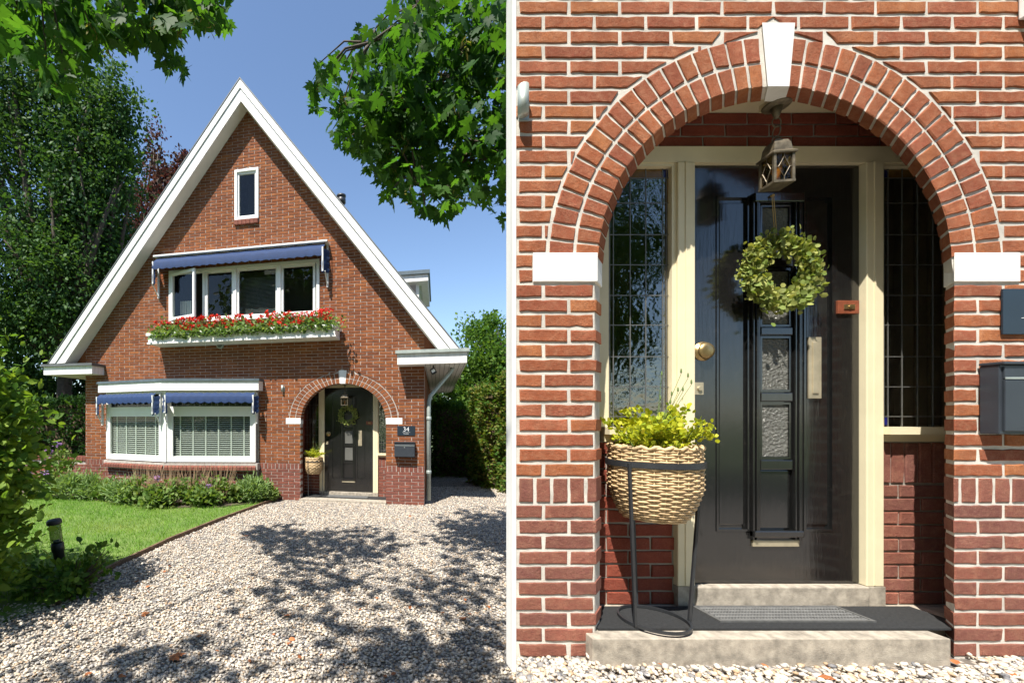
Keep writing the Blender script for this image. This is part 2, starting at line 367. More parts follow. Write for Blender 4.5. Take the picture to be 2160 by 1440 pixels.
def blob(c, r, n, shell=.55):
    """points in an ellipsoid, denser towards its skin"""
    d = unit(RNG.normal(size=(n, 3))); q = (shell + (1 - shell) * RNG.random(n)) if shell < 1 else np.ones(n)
    return np.array(c) + d * np.array(r) * q[:, None], d
def clumps(c, r, nc, per, cr, flat=.6, shell=.5):
    """leaf clumps spread through an ellipsoid"""
    C, d = blob(c, r, nc, shell)
    sz = cr * (.6 + .8 * RNG.random(nc))
    P = C[:, None, :] + RNG.normal(size=(nc, per, 3)) * np.array([1, 1, flat]) * sz[:, None, None] * .5
    return P.reshape(-1, 3), np.repeat(d, per, axis=0)
def branches(base, trunk_top, ends, r0, bend=.3, n=7):
    g = G(); b = Vector(base); t = Vector(trunk_top)
    g.tube([b, b.lerp(t, .35) + Vector((random.uniform(-.1, .1) * bend, random.uniform(-.1, .1) * bend, 0)), t], [r0, r0 * .8, r0 * .6], n)
    for e in ends:
        e = Vector(e); mid = t.lerp(e, .5) + Vector((random.uniform(-bend, bend), random.uniform(-bend, bend), random.uniform(0, bend)))
        g.tube([t - (t - b).normalized() * .15, t.lerp(mid, .5), mid, mid.lerp(e, .6), e], [r0 * .5, r0 * .4, r0 * .28, r0 * .16, r0 * .06], 6)
    return g

# ------------------------------------------------------------------ brick helpers
def brick_poly(poly, y0, y1, jit=.0019, bev=.0036, seg=.03):
    """one brick with worn, uneven edges: outline in (x, z), face at y0, back at y1"""
    n = len(poly); a = sum(poly[i][0] * poly[(i + 1) % n][1] - poly[(i + 1) % n][0] * poly[i][1] for i in range(n))
    if a < 0: poly = poly[::-1]
    pts = []
    for i in range(n):
        p, q = Vector(poly[i]), Vector(poly[(i + 1) % n]); L = (q - p).length; k = max(1, int(L / seg)) if seg else 1
        for j in range(k):
            t = p.lerp(q, j / k)
            pts.append((t.x + random.uniform(-jit, jit), t.y + random.uniform(-jit, jit)))
    cx = sum(p[0] for p in pts) / len(pts); cz = sum(p[1] for p in pts) / len(pts)
    m = len(pts)
    if seg and m > 8:
        for q in range(random.choice((0, 0, 1, 1, 2))):
            i = random.randrange(m); f_ = random.uniform(.03, .10); x, z = pts[i]; pts[i] = (x + (cx - x) * f_ * .5, z + (cz - z) * f_ * 1.6)
    def inset(d):
        out = []
        for x, z in pts:
            dx, dz = cx - x, cz - z; out.append((x + math.copysign(min(d, abs(dx) * .4), dx), z + math.copysign(min(d, abs(dz) * .4), dz)))
        return out
    tilt = random.uniform(-.0012, .0012)
    ring0 = [(x, y0 + tilt, z) for x, z in inset(bev)]; ring1 = [(x, y0 + bev * .75, z) for x, z in pts]; ring2 = [(x, y1, z) for x, z in pts]
    fs = [tuple(range(m))]
    for r in range(2):
        for i in range(m): fs.append((r * m + (i + 1) % m, r * m + i, (r + 1) * m + i, (r + 1) * m + (i + 1) % m))
    return ring0 + ring1 + ring2, fs
def one_brick(name, poly, y0, y1, mat, parent, shear=0.0, **k):
    vs, fs = brick_poly(poly, y0, y1, **k)
    if shear: vs = [(x + shear * max(0.0, y), y, z) for x, y, z in vs]
    c = (sum(p[0] for p in poly) / len(poly), y0, sum(p[1] for p in poly) / len(poly))
    g = G().add([(x - c[0], y - c[1], z - c[2]) for x, y, z in vs], fs)
    o = g.build(name, mat, parent, attr=[random.random()] * len(vs)); o.location = c; return o
_BV = {}
def std_brick(name, x0, x1, z0, z1, y0, y1, mat, parent, **k):
    """full bricks share a few meshes"""
    key = (round(x1 - x0, 3), round(z1 - z0, 3), round(y1 - y0, 3), mat); v = random.randrange(14); L = _BV.setdefault(key, {})
    if v not in L:
        w_, h_ = (x1 - x0) / 2, (z1 - z0) / 2
        vs, fs = brick_poly([(-w_, -h_), (w_, -h_), (w_, h_), (-w_, h_)], 0, y1 - y0, **k)
        me = bpy.data.meshes.new(name); me.from_pydata(vs, [], fs); me.update(); me.materials.append(MATS[mat])
        a = me.attributes.new('rnd', 'FLOAT', 'POINT'); a.data.foreach_set('value', [random.random()] * len(vs)); L[v] = me
    return link(name, L[v], None, parent, None, ((x0 + x1) / 2, y0, (z0 + z1) / 2))
def row_spans(z0, z1, outer, voids):
    """outer(z) -> (l, r) or None; voids: list of f(z) -> (l, r) or None; returns spans ((l0, l1), (r0, r1)) at bottom and top"""
    a, b_ = outer(z0), outer(z1)
    if not a: return []
    if not b_: b_ = ((a[0] + a[1]) / 2,) * 2
    sp = [((a[0], b_[0]), (a[1], b_[1]), False, False)]
    for f in voids:
        h0, h1 = f(z0 + 1e-4), f(z1 - 1e-4)
        if not h0 and not h1: continue
        if not h0: h0 = ((h1[0] + h1[1]) / 2,) * 2
        if not h1: h1 = ((h0[0] + h0[1]) / 2,) * 2
        out = []
        for (l, r, lj, rj) in sp:
            if min(h0[1], h1[1]) <= min(l) or max(h0[0], h1[0]) >= max(r): out.append((l, r, lj, rj)); continue
            if min(h0[0], h1[0]) > min(l): out.append((l, (h0[0], h1[0]), lj, True))
            if max(h0[1], h1[1]) < max(r): out.append(((h0[1], h1[1]), r, True, rj))
        sp = out
    return sp
def lay(rows, pitch, joint, outer, voids, u_ref):
    """-> list of (poly, rect or None, row index, touches a jamb)"""
    res = []
    for ri, (z0, z1, soldier) in enumerate(rows):
        p = .0715 * pitch / .215 if soldier else pitch
        for l, r, lj, rj in row_spans(z0, z1, outer, voids):
            off = u_ref + (0 if ri % 2 else p / 2)
            k = math.floor((min(l) - off) / p)
            while True:
                a = off + k * p; b_ = a + p - joint; k += 1
                if a > max(r): break
                xs = (max(a, l[0]), min(b_, r[0]), min(b_, r[1]), max(a, l[1]))
                wb, wt = xs[1] - xs[0], xs[2] - xs[3]
                if max(wb, wt) < .009: continue
                if wb < .004: m_ = (xs[0] + xs[1]) / 2; poly = [(max(min(m_, xs[2]), xs[3]), z0), (xs[2], z1), (xs[3], z1)]
                elif wt < .004: m_ = (xs[2] + xs[3]) / 2; poly = [(xs[0], z0), (xs[1], z0), (max(min(m_, xs[1]), xs[0]), z1)]
                else: poly = [(xs[0], z0), (xs[1], z0), (xs[2], z1), (xs[3], z1)]
                full = abs(wb - (p - joint)) < 1e-5 and abs(wt - (p - joint)) < 1e-5
                jam = (lj and min(xs[0], xs[3]) <= max(l) + .02) or (rj and max(xs[1], xs[2]) >= min(r) - .02)
                res.append((poly, (xs[0], xs[1], z0, z1) if full else None, ri, jam))
    return res
def text_mesh(s, size, depth=.001):
    c = bpy.data.curves.new('txt', 'FONT'); c.body = s; c.size = size; c.extrude = depth; c.offset = -size * .014; c.align_x = 'CENTER'; c.align_y = 'CENTER'
    o = bpy.data.objects.new('txt', c); COL.objects.link(o); bpy.context.view_layer.update()
    me = bpy.data.meshes.new_from_object(o.evaluated_get(bpy.context.evaluated_depsgraph_get()))
    bpy.data.objects.remove(o); bpy.data.curves.remove(c)
    g = G().add([(v.co.x, -v.co.z, v.co.y) for v in me.vertices], [tuple(p.vertices) for p in me.polygons])
    bpy.data.meshes.remove(me); return g

# ------------------------------------------------------------------ the ground
structure('ground', G().zprism([(-300, -300), (300, -300), (300, 300), (-300, 300)], -.6, -.03), 'ground_grass')
LE = [gpt(575, 1057), gpt(470, 1096), gpt(350, 1145), gpt(240, 1197), gpt(120, 1275)]          # lawn edge along the gravel
lawn_poly = [(-9.5, 8.0)] + [gpt(90, 1046), gpt(230, 1059), gpt(349, 1072), gpt(470, 1070)] + LE + [(-3.3, 2.2), (-9.5, 2.2)]
structure('gravel_driveway', G().zprism([LE[0], LE[1], LE[2], LE[3], LE[4], (-3.2, 2.1), (-3.2, -4), (9, -4), (9, 17), (1.2, 17), (1.2, 8.2), (-1.6, 8.2)], -.35, 0.0), 'gravel_base')
structure('lawn', G().zprism([(x - .015, y) for x, y in lawn_poly], -.3, .012), 'lawn_base')
structure('flower_bed', G().zprism([(-9.5, 8.005), gpt(90, 1047), gpt(230, 1060), gpt(349, 1073), gpt(470, 1071), gpt(574, 1058), (-1.45, 8.3), (-7, 9.8), (-9.5, 9.8)], -.3, .03), 'soil')
ed = thing('lawn_edging', 'row of weathered brown timber edging boards between the lawn and the gravel', 'edging', (*LE[2], 0))
for i in range(len(LE) - 1):
    a, b_ = Vector((*LE[i], 0)), Vector((*LE[i + 1], 0)); L = (b_ - a).length; nb = max(1, round(L / 1.0))
    for k in range(nb):
        p, q = a.lerp(b_, k / nb), a.lerp(b_, (k + 1) / nb - .004); d = (q - p).normalized(); nrm = Vector((-d.y, d.x, 0)) * .014
        o0 = Vector((*LE[2], 0)); t = random.uniform(-.004, .004)
        vs = [p - nrm, q - nrm, q + nrm, p + nrm]
        G().zprism([((v - o0).x, (v - o0).y) for v in vs], -.1, .052 + t).build('board', 'edging_wood', ed)
# terrace carrying the close entrance
TX0 = .725
structure('terrace', G().zprism([(.145, .35), (6.5, .35), (6.5, 6), (2.6, 6), (2.6, 2.62), (1.10, 2.62), (1.10, 1.86), (.742, 1.86)], -.2, TERR - .03), 'terrace_stone')
structure('gravel_terrace', G().zprism([(.165, .37), (6.48, .37), (6.48, 1.84), (.745, 1.84)], TERR - .05, TERR - .006), 'gravel_base')

def pebbles(name, P, size, label, cat):
    n = len(P); g = bmesh.new(); bmesh.ops.create_icosphere(g, subdivisions=1, radius=.5)
    T = np.array([v.co[:] for v in g.verts]); F = np.array([[v.index for v in f.verts] for f in g.faces]); g.free(); k = len(T)
    s = size * (.55 + .8 * RNG.random(n) ** 1.6)
    sq = np.stack([.8 + .5 * RNG.random(n), .7 + .4 * RNG.random(n), .45 + .25 * RNG.random(n)], 1)
    a = RNG.random(n) * 6.283; tl = RNG.normal(size=n) * .35
    V = T[None] * sq[:, None, :] * (1 + .14 * RNG.normal(size=(n, k, 1)))
    x = V[..., 0] * np.cos(tl)[:, None] - V[..., 2] * np.sin(tl)[:, None]; z = V[..., 0] * np.sin(tl)[:, None] + V[..., 2] * np.cos(tl)[:, None]; y = V[..., 1]
    V = np.stack([x * np.cos(a)[:, None] - y * np.sin(a)[:, None], x * np.sin(a)[:, None] + y * np.cos(a)[:, None], z], 2) * s[:, None, None] + P[:, None, :]
    me = fast_mesh(name, V.reshape(-1, 3), (F[None] + (np.arange(n) * k)[:, None, None]).reshape(-1, 3), np.repeat(RNG.random(n), k), True)
    o = link(name, me, 'pebble', None, 'stuff'); tag(o, label, cat); return o
def lawn_edge_x(y):
    ys = [p[1] for p in LE][::-1]; xs = [p[0] for p in LE][::-1]
    return np.interp(y, ys, xs, left=-3.0)
n = 120000
Y = 2.0 + 7.6 * RNG.random(n) ** 1.35; X = -3 + 7.2 * RNG.random(n)
hp = np.stack([X - HOUSE.o.x, Y - HOUSE.o.y], 1); hu = hp @ np.array([HOUSE.U.x, HOUSE.U.y]); hv = hp @ np.array([HOUSE.V.x, HOUSE.V.y])
ok = (X > lawn_edge_x(Y) + .03) & (X < .45 * Y + .35) & ~((hv > -.01) & (hu < .02)) & ~((hv > -.06) & (hu > -2.4) & (hu < -.6)) & ~((hu < -2.55) & (hv > -.55)) & ~((X > .70) & (Y < 2.7) & (X > .9 * (Y - 1.0)))
PB = np.stack([X, Y, .002 + .012 * RNG.random(n)], 1)[ok]
pebbles('gravel_stones', PB, .0215, 'loose pale mixed pebbles covering the driveway in front of the gabled house', 'gravel')
n = 13000
X = .52 + 3.1 * RNG.random(n); Y = 1.25 + .545 * RNG.random(n)
PB = np.stack([X, Y, TERR - .008 + .014 * RNG.random(n)], 1)
hp_ = (PB[:, 0] > 1.0) & (PB[:, 0] < 2.62) & (PB[:, 1] > 1.58); PB[hp_, 2] += .024 * RNG.random(hp_.sum()) * np.clip((PB[hp_, 1] - 1.58) / .12, 0, 1)
PB = PB[PB[:, 0] > .397 * PB[:, 1] + .012]
PB = PB[~((PB[:, 1] > 1.71) & (PB[:, 0] > 1.03) & (PB[:, 0] < 2.60))]
pebbles('gravel_stones', PB, .023, 'loose cream and grey pebbles at the foot of the close entrance', 'gravel')
# grass
n = 60000
gx = -6.5 + 6.5 * RNG.random(n); gy = 3.2 + 5 * RNG.random(n)
def inpoly(px, py, poly):
    inside = np.zeros(len(px), bool); j = len(poly) - 1
    for i in range(len(poly)):
        xi, yi = poly[i]; xj, yj = poly[j]
        c = ((yi > py) != (yj > py)) & (px < (xj - xi) * (py - yi) / (yj - yi + 1e-12) + xi); inside ^= c; j = i
    return inside
ok = inpoly(gx, gy, lawn_poly) & (gx < lawn_edge_x(gy) - .03)
P = np.stack([gx, gy, np.full(n, .008)], 1)[ok]
D = np.tile(np.array([[0, 0, 1.0]]), (len(P), 1))
me = leaf_mesh('grass', P, .05, BLADE, D, RNG.normal(size=(len(P), 3)), .9)
pt = .5 + .25 * np.sin(P[:, 0] * 3.1 + 2 * np.sin(P[:, 1] * 1.7)) + .25 * np.sin(P[:, 1] * 4.3 + P[:, 0] * 1.9 + 1.0)
me.attributes['rnd'].data.foreach_set('value', np.repeat(np.clip(.12 + .5 * pt ** 1.5 + .36 * RNG.random(len(P)), 0, .99), 4).astype(np.float32))
tag(link('grass', me, 'grass_blade', None, 'stuff'), 'short mown green grass of the front lawn', 'grass')

# ------------------------------------------------------------------ the entrance, built twice (far on the gabled house, close on the right)
def build_entrance(fr, bld, where, u0, su, sz, shift, near, t, bm_, bpm, mm, spans_done=None):
    def P(x, y, v=0.0):
        return (((x - 1626) / 900 * (1.8 + v)) * su + u0 + shift * v, ((885 - y) / 900 * (1.8 + v) + 1.0) * sz)
    vb = .26 if near else .46
    SHR = .9 if near else 0.0                                        # the close arch has splayed reveals
    splay = lambda x, y_, z_: (x + SHR * max(0.0, y_), y_, z_)
    fit = lambda u, z: (u0 + u * su, z * sz)
    # arch rings
    uc, zc, r0, r1 = .014, 1.656, .744, .950
    ar = bpy.data.objects.new('arch', None); COL.objects.link(ar); ar.parent = bld
    N = 19 if near else 17
    for ring, (ra, rb) in enumerate(((r0, r0 + .095), (r0 + .109, r1))):
        for side in (-1, 1):
            a0, a1 = math.pi / 2 + .062 + (.004 if ring else .0), math.pi - .03
            for k in range(N):
                g0 = a0 + (a1 - a0) * k / N; g1 = a0 + (a1 - a0) * (k + 1) / N
                j = .0066 / ((ra + rb) / 2) * (1.0 if near else 1.15)
                poly = [fit(uc - side * r_ * math.cos(a), zc + r_ * math.sin(a)) for r_, a in ((ra, g0 + j), (rb, g0 + j * ra / rb), (rb, g1 - j * ra / rb), (ra, g1 - j))]
                one_brick('arch_brick', poly, -.006, (t + .004) if ring == 0 else .03, bm_, ar, shear=SHR if ring == 0 else 0.0, seg=.03 if near else 0, jit=.0014, bev=.0035)
    # keystone and impost blocks
    q = [P(1603, 53), P(1672, 53), P(1660, 186), P(1615, 186)]
    G().prism(q, -.010, t + .006).xf(splay).build('keystone', 'white_paint', bld)
    _u, _z = P(1638, 186, .1); _z = 2.4 * sz
    G().box(_u - .03, _u + .03, t + .007, .15 if near else .2, _z, _z + .03).build('lantern_bracket', 'cream_paint', bld)
    for a, b_ in ((1123, 1259), (2009, 2147)):
        (x0, z1), (x1, z0) = P(a, 534), P(b_, 595)
        G().box(x0, x1, -.008, t + .006, z0, z1, .003).xf(splay).build('impost_block', 'white_paint', bld)
    # step, porch floor
    (x0, z1), (x1, _) = P(1248, 1363), P(2013, 1363)
    if near: z1 = .105; x0, x1 = P(1250, 0, -.055)[0], P(2006, 0, -.055)[0]
    st = G().box(x0, x1, -.055 if near else -.045, t + .001, -.06, z1, .004).build('step', 'stone_step', bld)
    iw = (u0 - .80, u0 + 1.0 * su + shift * vb + .30)                  # porch inner width
    if not near: iw = (u0 - .81 * su, u0 + .81 * su)
    G().box(iw[0], iw[1], t + .002, vb + .1, -.06, z1).build('porch_floor', 'stone_step', bld)
    zf = z1
    # ceiling and its moulding
    _, zt = P(1640, 235, vb)
    zt = min(zt, 2.62 * sz)
    G().box(iw[0], iw[1], t + .002, vb + .15, zt + .09 * sz, zt + .13).build('porch_ceiling', 'cream_paint', bld)
    cm = G().box(iw[0], iw[1], vb - .10, vb + .02, zt, zt + .045 * sz).box(iw[0], iw[1], vb - .14, vb + .02, zt + .046 * sz, zt + .089 * sz)
    cm.build('cornice', 'cream_paint', bld)
    # porch side walls
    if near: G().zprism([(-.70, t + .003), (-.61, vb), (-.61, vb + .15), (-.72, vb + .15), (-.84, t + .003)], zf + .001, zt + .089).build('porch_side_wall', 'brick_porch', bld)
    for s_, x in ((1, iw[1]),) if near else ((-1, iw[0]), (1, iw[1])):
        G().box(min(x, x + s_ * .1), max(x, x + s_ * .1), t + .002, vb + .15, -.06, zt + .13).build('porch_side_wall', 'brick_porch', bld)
    # back wall: mortar slab with the frame opening cut out by pieces, bricks proud of it
    bw = bpy.data.objects.new('porch_back_wall', None); COL.objects.link(bw); bw.parent = bld
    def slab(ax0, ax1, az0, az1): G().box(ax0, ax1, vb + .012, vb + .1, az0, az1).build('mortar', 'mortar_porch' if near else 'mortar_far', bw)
    fl, ft = P(1424, 312, vb); frr, _ = P(1855, 312, vb)
    sl0, sb = P(1268, 931, vb); sr1, _ = P(2004, 931, vb)
    if not near: sl0, sr1 = iw[0], iw[1]
    else: sr1 = max(sr1, iw[1]); sl0 = max(sl0, iw[0])
    slab(iw[0], iw[1], ft, zt); slab(iw[0], fl, zf, sb); slab(frr, iw[1], zf, sb)
    def fill(ax0, ax1, az0, az1, mat, soldier_top=0.0, uref=0.0):
        bh = .055 * sz * 1.0; p = .215 * su * 1.0
        if soldier_top:
            nS = max(1, int((ax1 - ax0) / (.0655 * su)))
            for k in range(nS):
                one_brick('brick', [(ax0 + k * .0655 * su + .004, az1 - soldier_top), (ax0 + (k + 1) * .0655 * su - .005, az1 - soldier_top), (ax0 + (k + 1) * .0655 * su - .005, az1 - .006), (ax0 + k * .0655 * su + .004, az1 - .006)], vb + .004, vb + .03, mat, bw, seg=.05 if near else 0)
            az1 -= soldier_top + .008
        nr = max(1, round((az1 - az0) / .064 / sz)); h = (az1 - az0) / nr; rows = [(az0 + i * h + .004, az0 + (i + 1) * h - .005, False) for i in range(nr)]
        for poly, rect, ri, jam in lay(rows, p, .010, lambda z: (ax0, ax1), [], uref):
            one_brick('brick', poly, vb + .004, vb + .03, mat, bw, seg=.06 if near else 0)
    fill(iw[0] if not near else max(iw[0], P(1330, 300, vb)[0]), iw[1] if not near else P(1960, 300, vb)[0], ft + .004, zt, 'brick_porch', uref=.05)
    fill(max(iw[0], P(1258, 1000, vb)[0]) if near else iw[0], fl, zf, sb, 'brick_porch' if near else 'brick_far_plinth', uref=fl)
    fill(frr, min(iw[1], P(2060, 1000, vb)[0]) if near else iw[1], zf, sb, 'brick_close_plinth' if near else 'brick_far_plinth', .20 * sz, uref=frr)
    # cream frame
    df = bpy.data.objects.new('door_frame', None); COL.objects.link(df); df.parent = bld
    dl, dt = P(1460, 346, vb); dr, db = P(1819, 1231, vb)
    G().box(iw[0], iw[1], vb - .012, vb + .09, dt + .001, ft).build('head', 'cream_paint', df)
    for a, b_ in ((fl, dl), (dr, frr)):
        G().box(a, b_, vb - .018, vb + .09, db - .005, dt, .004).build('post', 'cream_paint', df)
        G().box(a + (b_ - a) * .42, a + (b_ - a) * .5, vb - .0215, vb - .015, db, dt).build('post_bead', 'cream_paint', df)
        G().box(a - .002, b_ + .002, vb - .022, vb + .09, zf, db - .006).build('post_foot', 'stone_step', df)
    th = P(1640, 1262, vb)
    G().box(dl, dr, vb - .03, vb + .09, zf, db - .004, .006).build('threshold', 'stone_step', df)
    # side lights
    rowsy = [345, 372, 425, 492, 556, 621, 684, 751, 815, 878, 897]
    for side, cols in ((-1, [1283, 1290, 1298, 1334, 1367, 1403, 1411, 1420]), (1, [1860, 1873, 1882, 1912, 1945, 1978, 1990])):
        slw = bpy.data.objects.new('side_window', None); COL.objects.link(slw); slw.parent = bld
        e0 = P(cols[0] - 9, 0, vb)[0]; e1 = P(cols[-1] + 5, 0, vb)[0]
        if not near:
            e0, e1 = (iw[0], fl) if side < 0 else (frr, iw[1])
        elif side < 0: e1 = fl
        else: e0 = frr; e1 = max(e1, iw[1] - .01)
        zt_, zb_ = dt, P(0, 900, vb)[1]
        wf = .020
        G().box(e0, e1, vb - .006, vb + .05, zt_ - .014, zt_).build('top_rail', 'cream_paint', slw)
        G().box(e0, e1, vb - .045, vb + .06, zb_ - .035, zb_).build('sill', 'cream_paint', slw)
        G().box(e0, e1, vb + .001, vb + .05, sb, zb_ - .036).build('sill_board', 'cream_paint', slw)
        if side < 0: G().box(e1 - wf, e1, vb - .006, vb + .05, zb_, zt_ - .0145).build('stile', 'cream_paint', slw); g1 = e1 - wf; g0 = e0
        else: G().box(e0, e0 + wf * .6, vb - .006, vb + .05, zb_, zt_ - .0145).build('stile', 'cream_paint', slw); g0 = e0 + wf * .6; g1 = e1
        ld = G(); vg = vb + .018
        cu = [P(c, 0, vb)[0] for c in cols]; ru = [P(0, r_, vb)[1] for r_ in rowsy]
        cu[0] = g0 if side > 0 or not near else cu[0]; cu[-1] = g1
        if not near: cu = [g0 + (g1 - g0) * i / 5 for i in range(6)]
        cu = sorted(cu)
        for c in cu[1:-1]: ld.box(c - .0022, c + .0022, vg - .003, vg + .003, zb_, zt_ - .015)
        for r_ in ru[1:-1]: ld.box(cu[0], cu[-1], vg - .0028, vg + .0028, r_ - .0022, r_ + .0022)
        ld.build('leading', 'lead', slw)
        for i in range(len(cu) - 1):
            for k in range(len(ru) - 1):
                x0_, x1_ = cu[i], cu[i + 1]; z0_, z1_ = max(ru[k + 1], zb_), min(ru[k], zt_ - .015)
                if not near and not (k == 0): continue
                corner = (i == (len(cu) - 2) if side < 0 else i == 0) or (i == (len(cu) - 3) if side < 0 else i == 1)
                mt = 'leaded_glass'
                if k == 0: mt = 'blue_glass' if corner else 'ochre_glass'
                elif k == len(ru) - 2: mt = 'blue_glass' if corner else 'leaded_glass'
                elif k == 1 and corner: mt = 'ochre_glass' if i in (0, len(cu) - 2) else 'leaded_glass'
                G().box(x0_ + .0024, x1_ - .0024, vg - .0012, vg + .0012, z0_ + .0024, z1_ - .0024).build('pane', mt, slw)
        if not near: G().box(cu[0], cu[-1], vg - .001, vg + .001, zb_, ru[1]).build('pane', 'leaded_glass', slw)
        if near and side < 0: G().box(e0 - .06, cu[0] - .001, vb - .006, vb + .05, zb_, zt_ - .0145).build('stile', 'cream_paint', slw)
    # dim hall behind the glass
    ha, hb, hd = (-.58 if near else iw[0]), iw[1], vb + (.55 if near else 1.0)
    hl = G().box(ha, hb, hd, hd + .05, -.05, zt + .08).box(ha - .02, ha, vb + .101, hd + .05, -.05, zt + .08).box(hb, hb + .02, vb + .101, hd + .05, -.05, zt + .08)
    hl.box(ha, hb, vb + .152, hd, zt + .081, zt + .14).box(ha, hb, vb + .101, hd, -.06, -.05).build('hall', 'hall_wall', bld)
    if near:
        cu_ = G(); ca, cb = P(1905, 0, vb + .12)[0], iw[1] - .02
        for k in range(14): cu_.box(ca + (cb - ca) * k / 14, ca + (cb - ca) * (k + .96) / 14, vb + .12 + .012 * (k % 2), vb + .128 + .012 * (k % 2), sb, dt)
        cu_.build('hall_curtain', 'curtain_tan', bld)
    # door
    d = bpy.data.objects.new('door', None); COL.objects.link(d); d.parent = bld
    y = vb + .012                                                     # face of the stiles
    pc = lambda x, yy: P(x, yy, vb)
    px_ = lambda a: pc(a, 0)[0]; pz_ = lambda b_: pc(0, b_)[1]
    def rect(a, b_, c, e, y0_, y1_, bev=0): return G().box(px_(a), px_(b_), y0_, y1_, pz_(e), pz_(c), bev)
    rect(1461, 1818, 347, 1230, y + .012, y + .05).build('slab', 'door_black', d)
    fr_ = G()
    for a, b_, c, e in ((1461, 1515, 347, 1230), (1764, 1818, 347, 1230), (1515, 1764, 347, 410), (1515, 1764, 1121, 1230), (1585, 1592, 410, 1121), (1690, 1700, 410, 1121)):
        fr_.box(px_(a), px_(b_), y, y + .013, pz_(e), pz_(c))
    fr_.build('stile_frame', 'door_black', d)
    for a, b_ in ((1515, 1585), (1700, 1764)):
        G().frame(px_(a), px_(b_), pz_(1121), pz_(410), .010, y - .004, y + .014).build('panel_moulding', 'door_black', d)
        rect(a + 9, b_ - 9, 424, 1108, y + .006, y + .013, .004).build('panel', 'door_black', d)
    for a in (1587, 1676):
        c = G()
        for k in range(3): c.box(px_(a + k * 5.6), px_(a + k * 5.6 + 4.4), y - .022 + abs(k - 1) * .006, y + .012, pz_(1138), pz_(414), .003)
        c.build('fluted_strip', 'door_black', d)
    rect(1587, 1692, 408, 428, y - .026, y + .012, .005).build('cap_moulding', 'door_black', d)
    rect(1587, 1692, 1118, 1132, y - .024, y + .012, .005).build('base_moulding', 'door_black', d)
    for c, e in ((535, 562), (690, 706), (828, 846), (970, 990)):
        rect(1606, 1674, c, e, y - .010, y + .013, .004).build('cross_rail', 'door_black', d)
    for c, e in ((430, 533), (564, 688), (708, 826), (848, 968)):
        gp = rect(1612, 1669, c + 6, e - 5, y + .004, y + .0115).build('door_pane', 'ripple_glass', d)
        G().frame(px_(1607), px_(1673), pz_(e), pz_(c), .010, y - .004, y + .0118).build('glazing_bead', 'door_black', gp)
    rect(1607, 1673, 992, 1116, y + .003, y + .013, .004).build('lower_panel', 'door_black', d)
    kn = P(1487, 740, vb)
    G().lathe_y([(.0, -.034), (.022, -.033), (.036, -.027), (.040, -.020), (.032, -.013), (.020, -.010), (.020, -.005), (.046, -.004), (.048, .003)], 24, (kn[0], y, kn[1])).build('door_knob', 'brass', d, True)
    lk = P(1478, 819, vb)
    G().box(lk[0] - .022, lk[0] + .022, y - .004, y + .002, lk[1] - .03, lk[1] + .03, .002).lathe_y([(.0, -.012), (.010, -.012), (.012, -.003)], 16, (lk[0], y, lk[1])).build('lock_plate', 'pale_brass', d)
    hp_ = rect(1710, 1737, 710, 840, y - .004, y + .003, .0015).build('handle_plate', 'pale_brass', d)
    c_ = P(1723.5, 775, vb)
    G().box(c_[0] - .014, c_[0] + .014, y - .0085, y - .003, c_[1] - .125 * sz, c_[1] + .125 * sz, .012).build('grip', 'pale_brass', hp_)
    bl = rect(1769, 1814, 633, 661, y - .010, y + .001, .002).build('bell_board', 'bell_wood', d)
    bp = P(1792, 647, vb)
    G().box(bp[0] - .026, bp[0] + .026, y - .014, y - .009, bp[1] - .012, bp[1] + .012, .002).lathe_y([(.0, -.019), (.007, -.018), (.008, -.013)], 14, (bp[0], y, bp[1])).build('bell_push', 'brass', bl)
    rect(1590, 1688, 1139, 1153, y - .009, y + .001, .003).build('letter_slot', 'pale_brass', d)
    # ---- things that hang, stand or lie here
    ya = fr.yaw
    # lantern
    vl = .1 if near else .175; ul, zl = P(1638, 212, .1); zl = 2.4 * sz - .001
    lt = thing('hanging_lantern', f'bronze hanging lantern with diamond leaded panes {where}', 'lantern', fr.w(ul, vl, zl), ya + (R(-8) if near else 0))
    G().lathe([(.004, -.012), (.045, -.010), (.05, -.004), (.05, 0)], 20).lathe([(.006, -.06), (.012, -.045), (.022, -.012)], 14).build('ceiling_rose', 'lantern_metal', lt, True)
    ch = G()
    for k in range(3):
        zc_ = -.075 - k * .042; ax = (1, 0) if k % 2 == 0 else (0, 1); rr = .022 if k != 1 else .026
        ch.tube([(ax[0] * rr * .8 * math.cos(a), ax[1] * rr * .8 * math.cos(a), zc_ + rr * math.sin(a)) for a in [i * math.pi / 8 for i in range(16)]], .0026, 6, True)
    ch.build('chain', 'lantern_metal', lt)
    bt, bb, hw = (-.235, -.352, .036) if near else (-.26, -.385, .058)
    def loft(rs):
        g = G(); n_ = 4
        vs = [(sx * r_, sy * r_, z_) for r_, z_ in rs for sx, sy in ((-1, -1), (1, -1), (1, 1), (-1, 1))]
        fs = [(i * 4 + k, i * 4 + (k + 1) % 4, i * 4 + 4 + (k + 1) % 4, i * 4 + 4 + k) for i in range(len(rs) - 1) for k in range(4)]
        return g.add(vs, fs + [(3, 2, 1, 0), tuple(range(len(vs) - 4, len(vs)))])
    lk_ = hw / .058
    loft([(.076 * lk_, bt), (.078 * lk_, bt + .006), (.058 * lk_, bt + .018), (.052 * lk_, bt + .05), (.042 * lk_, bt + .066), (.022 * lk_, bt + .076), (.010, bt + .08), (.006, -.15)]).build('roof', 'lantern_metal', lt)
    cg = G()
    for sx in (-1, 1):
        for sy in (-1, 1): cg.box(sx * hw - .005, sx * hw + .005, sy * hw - .005, sy * hw + .005, bb, bt)
    cg.box(-hw - .006, hw + .006, -hw - .006, hw + .006, bb - .01, bb).build('cage', 'lantern_metal', lt)
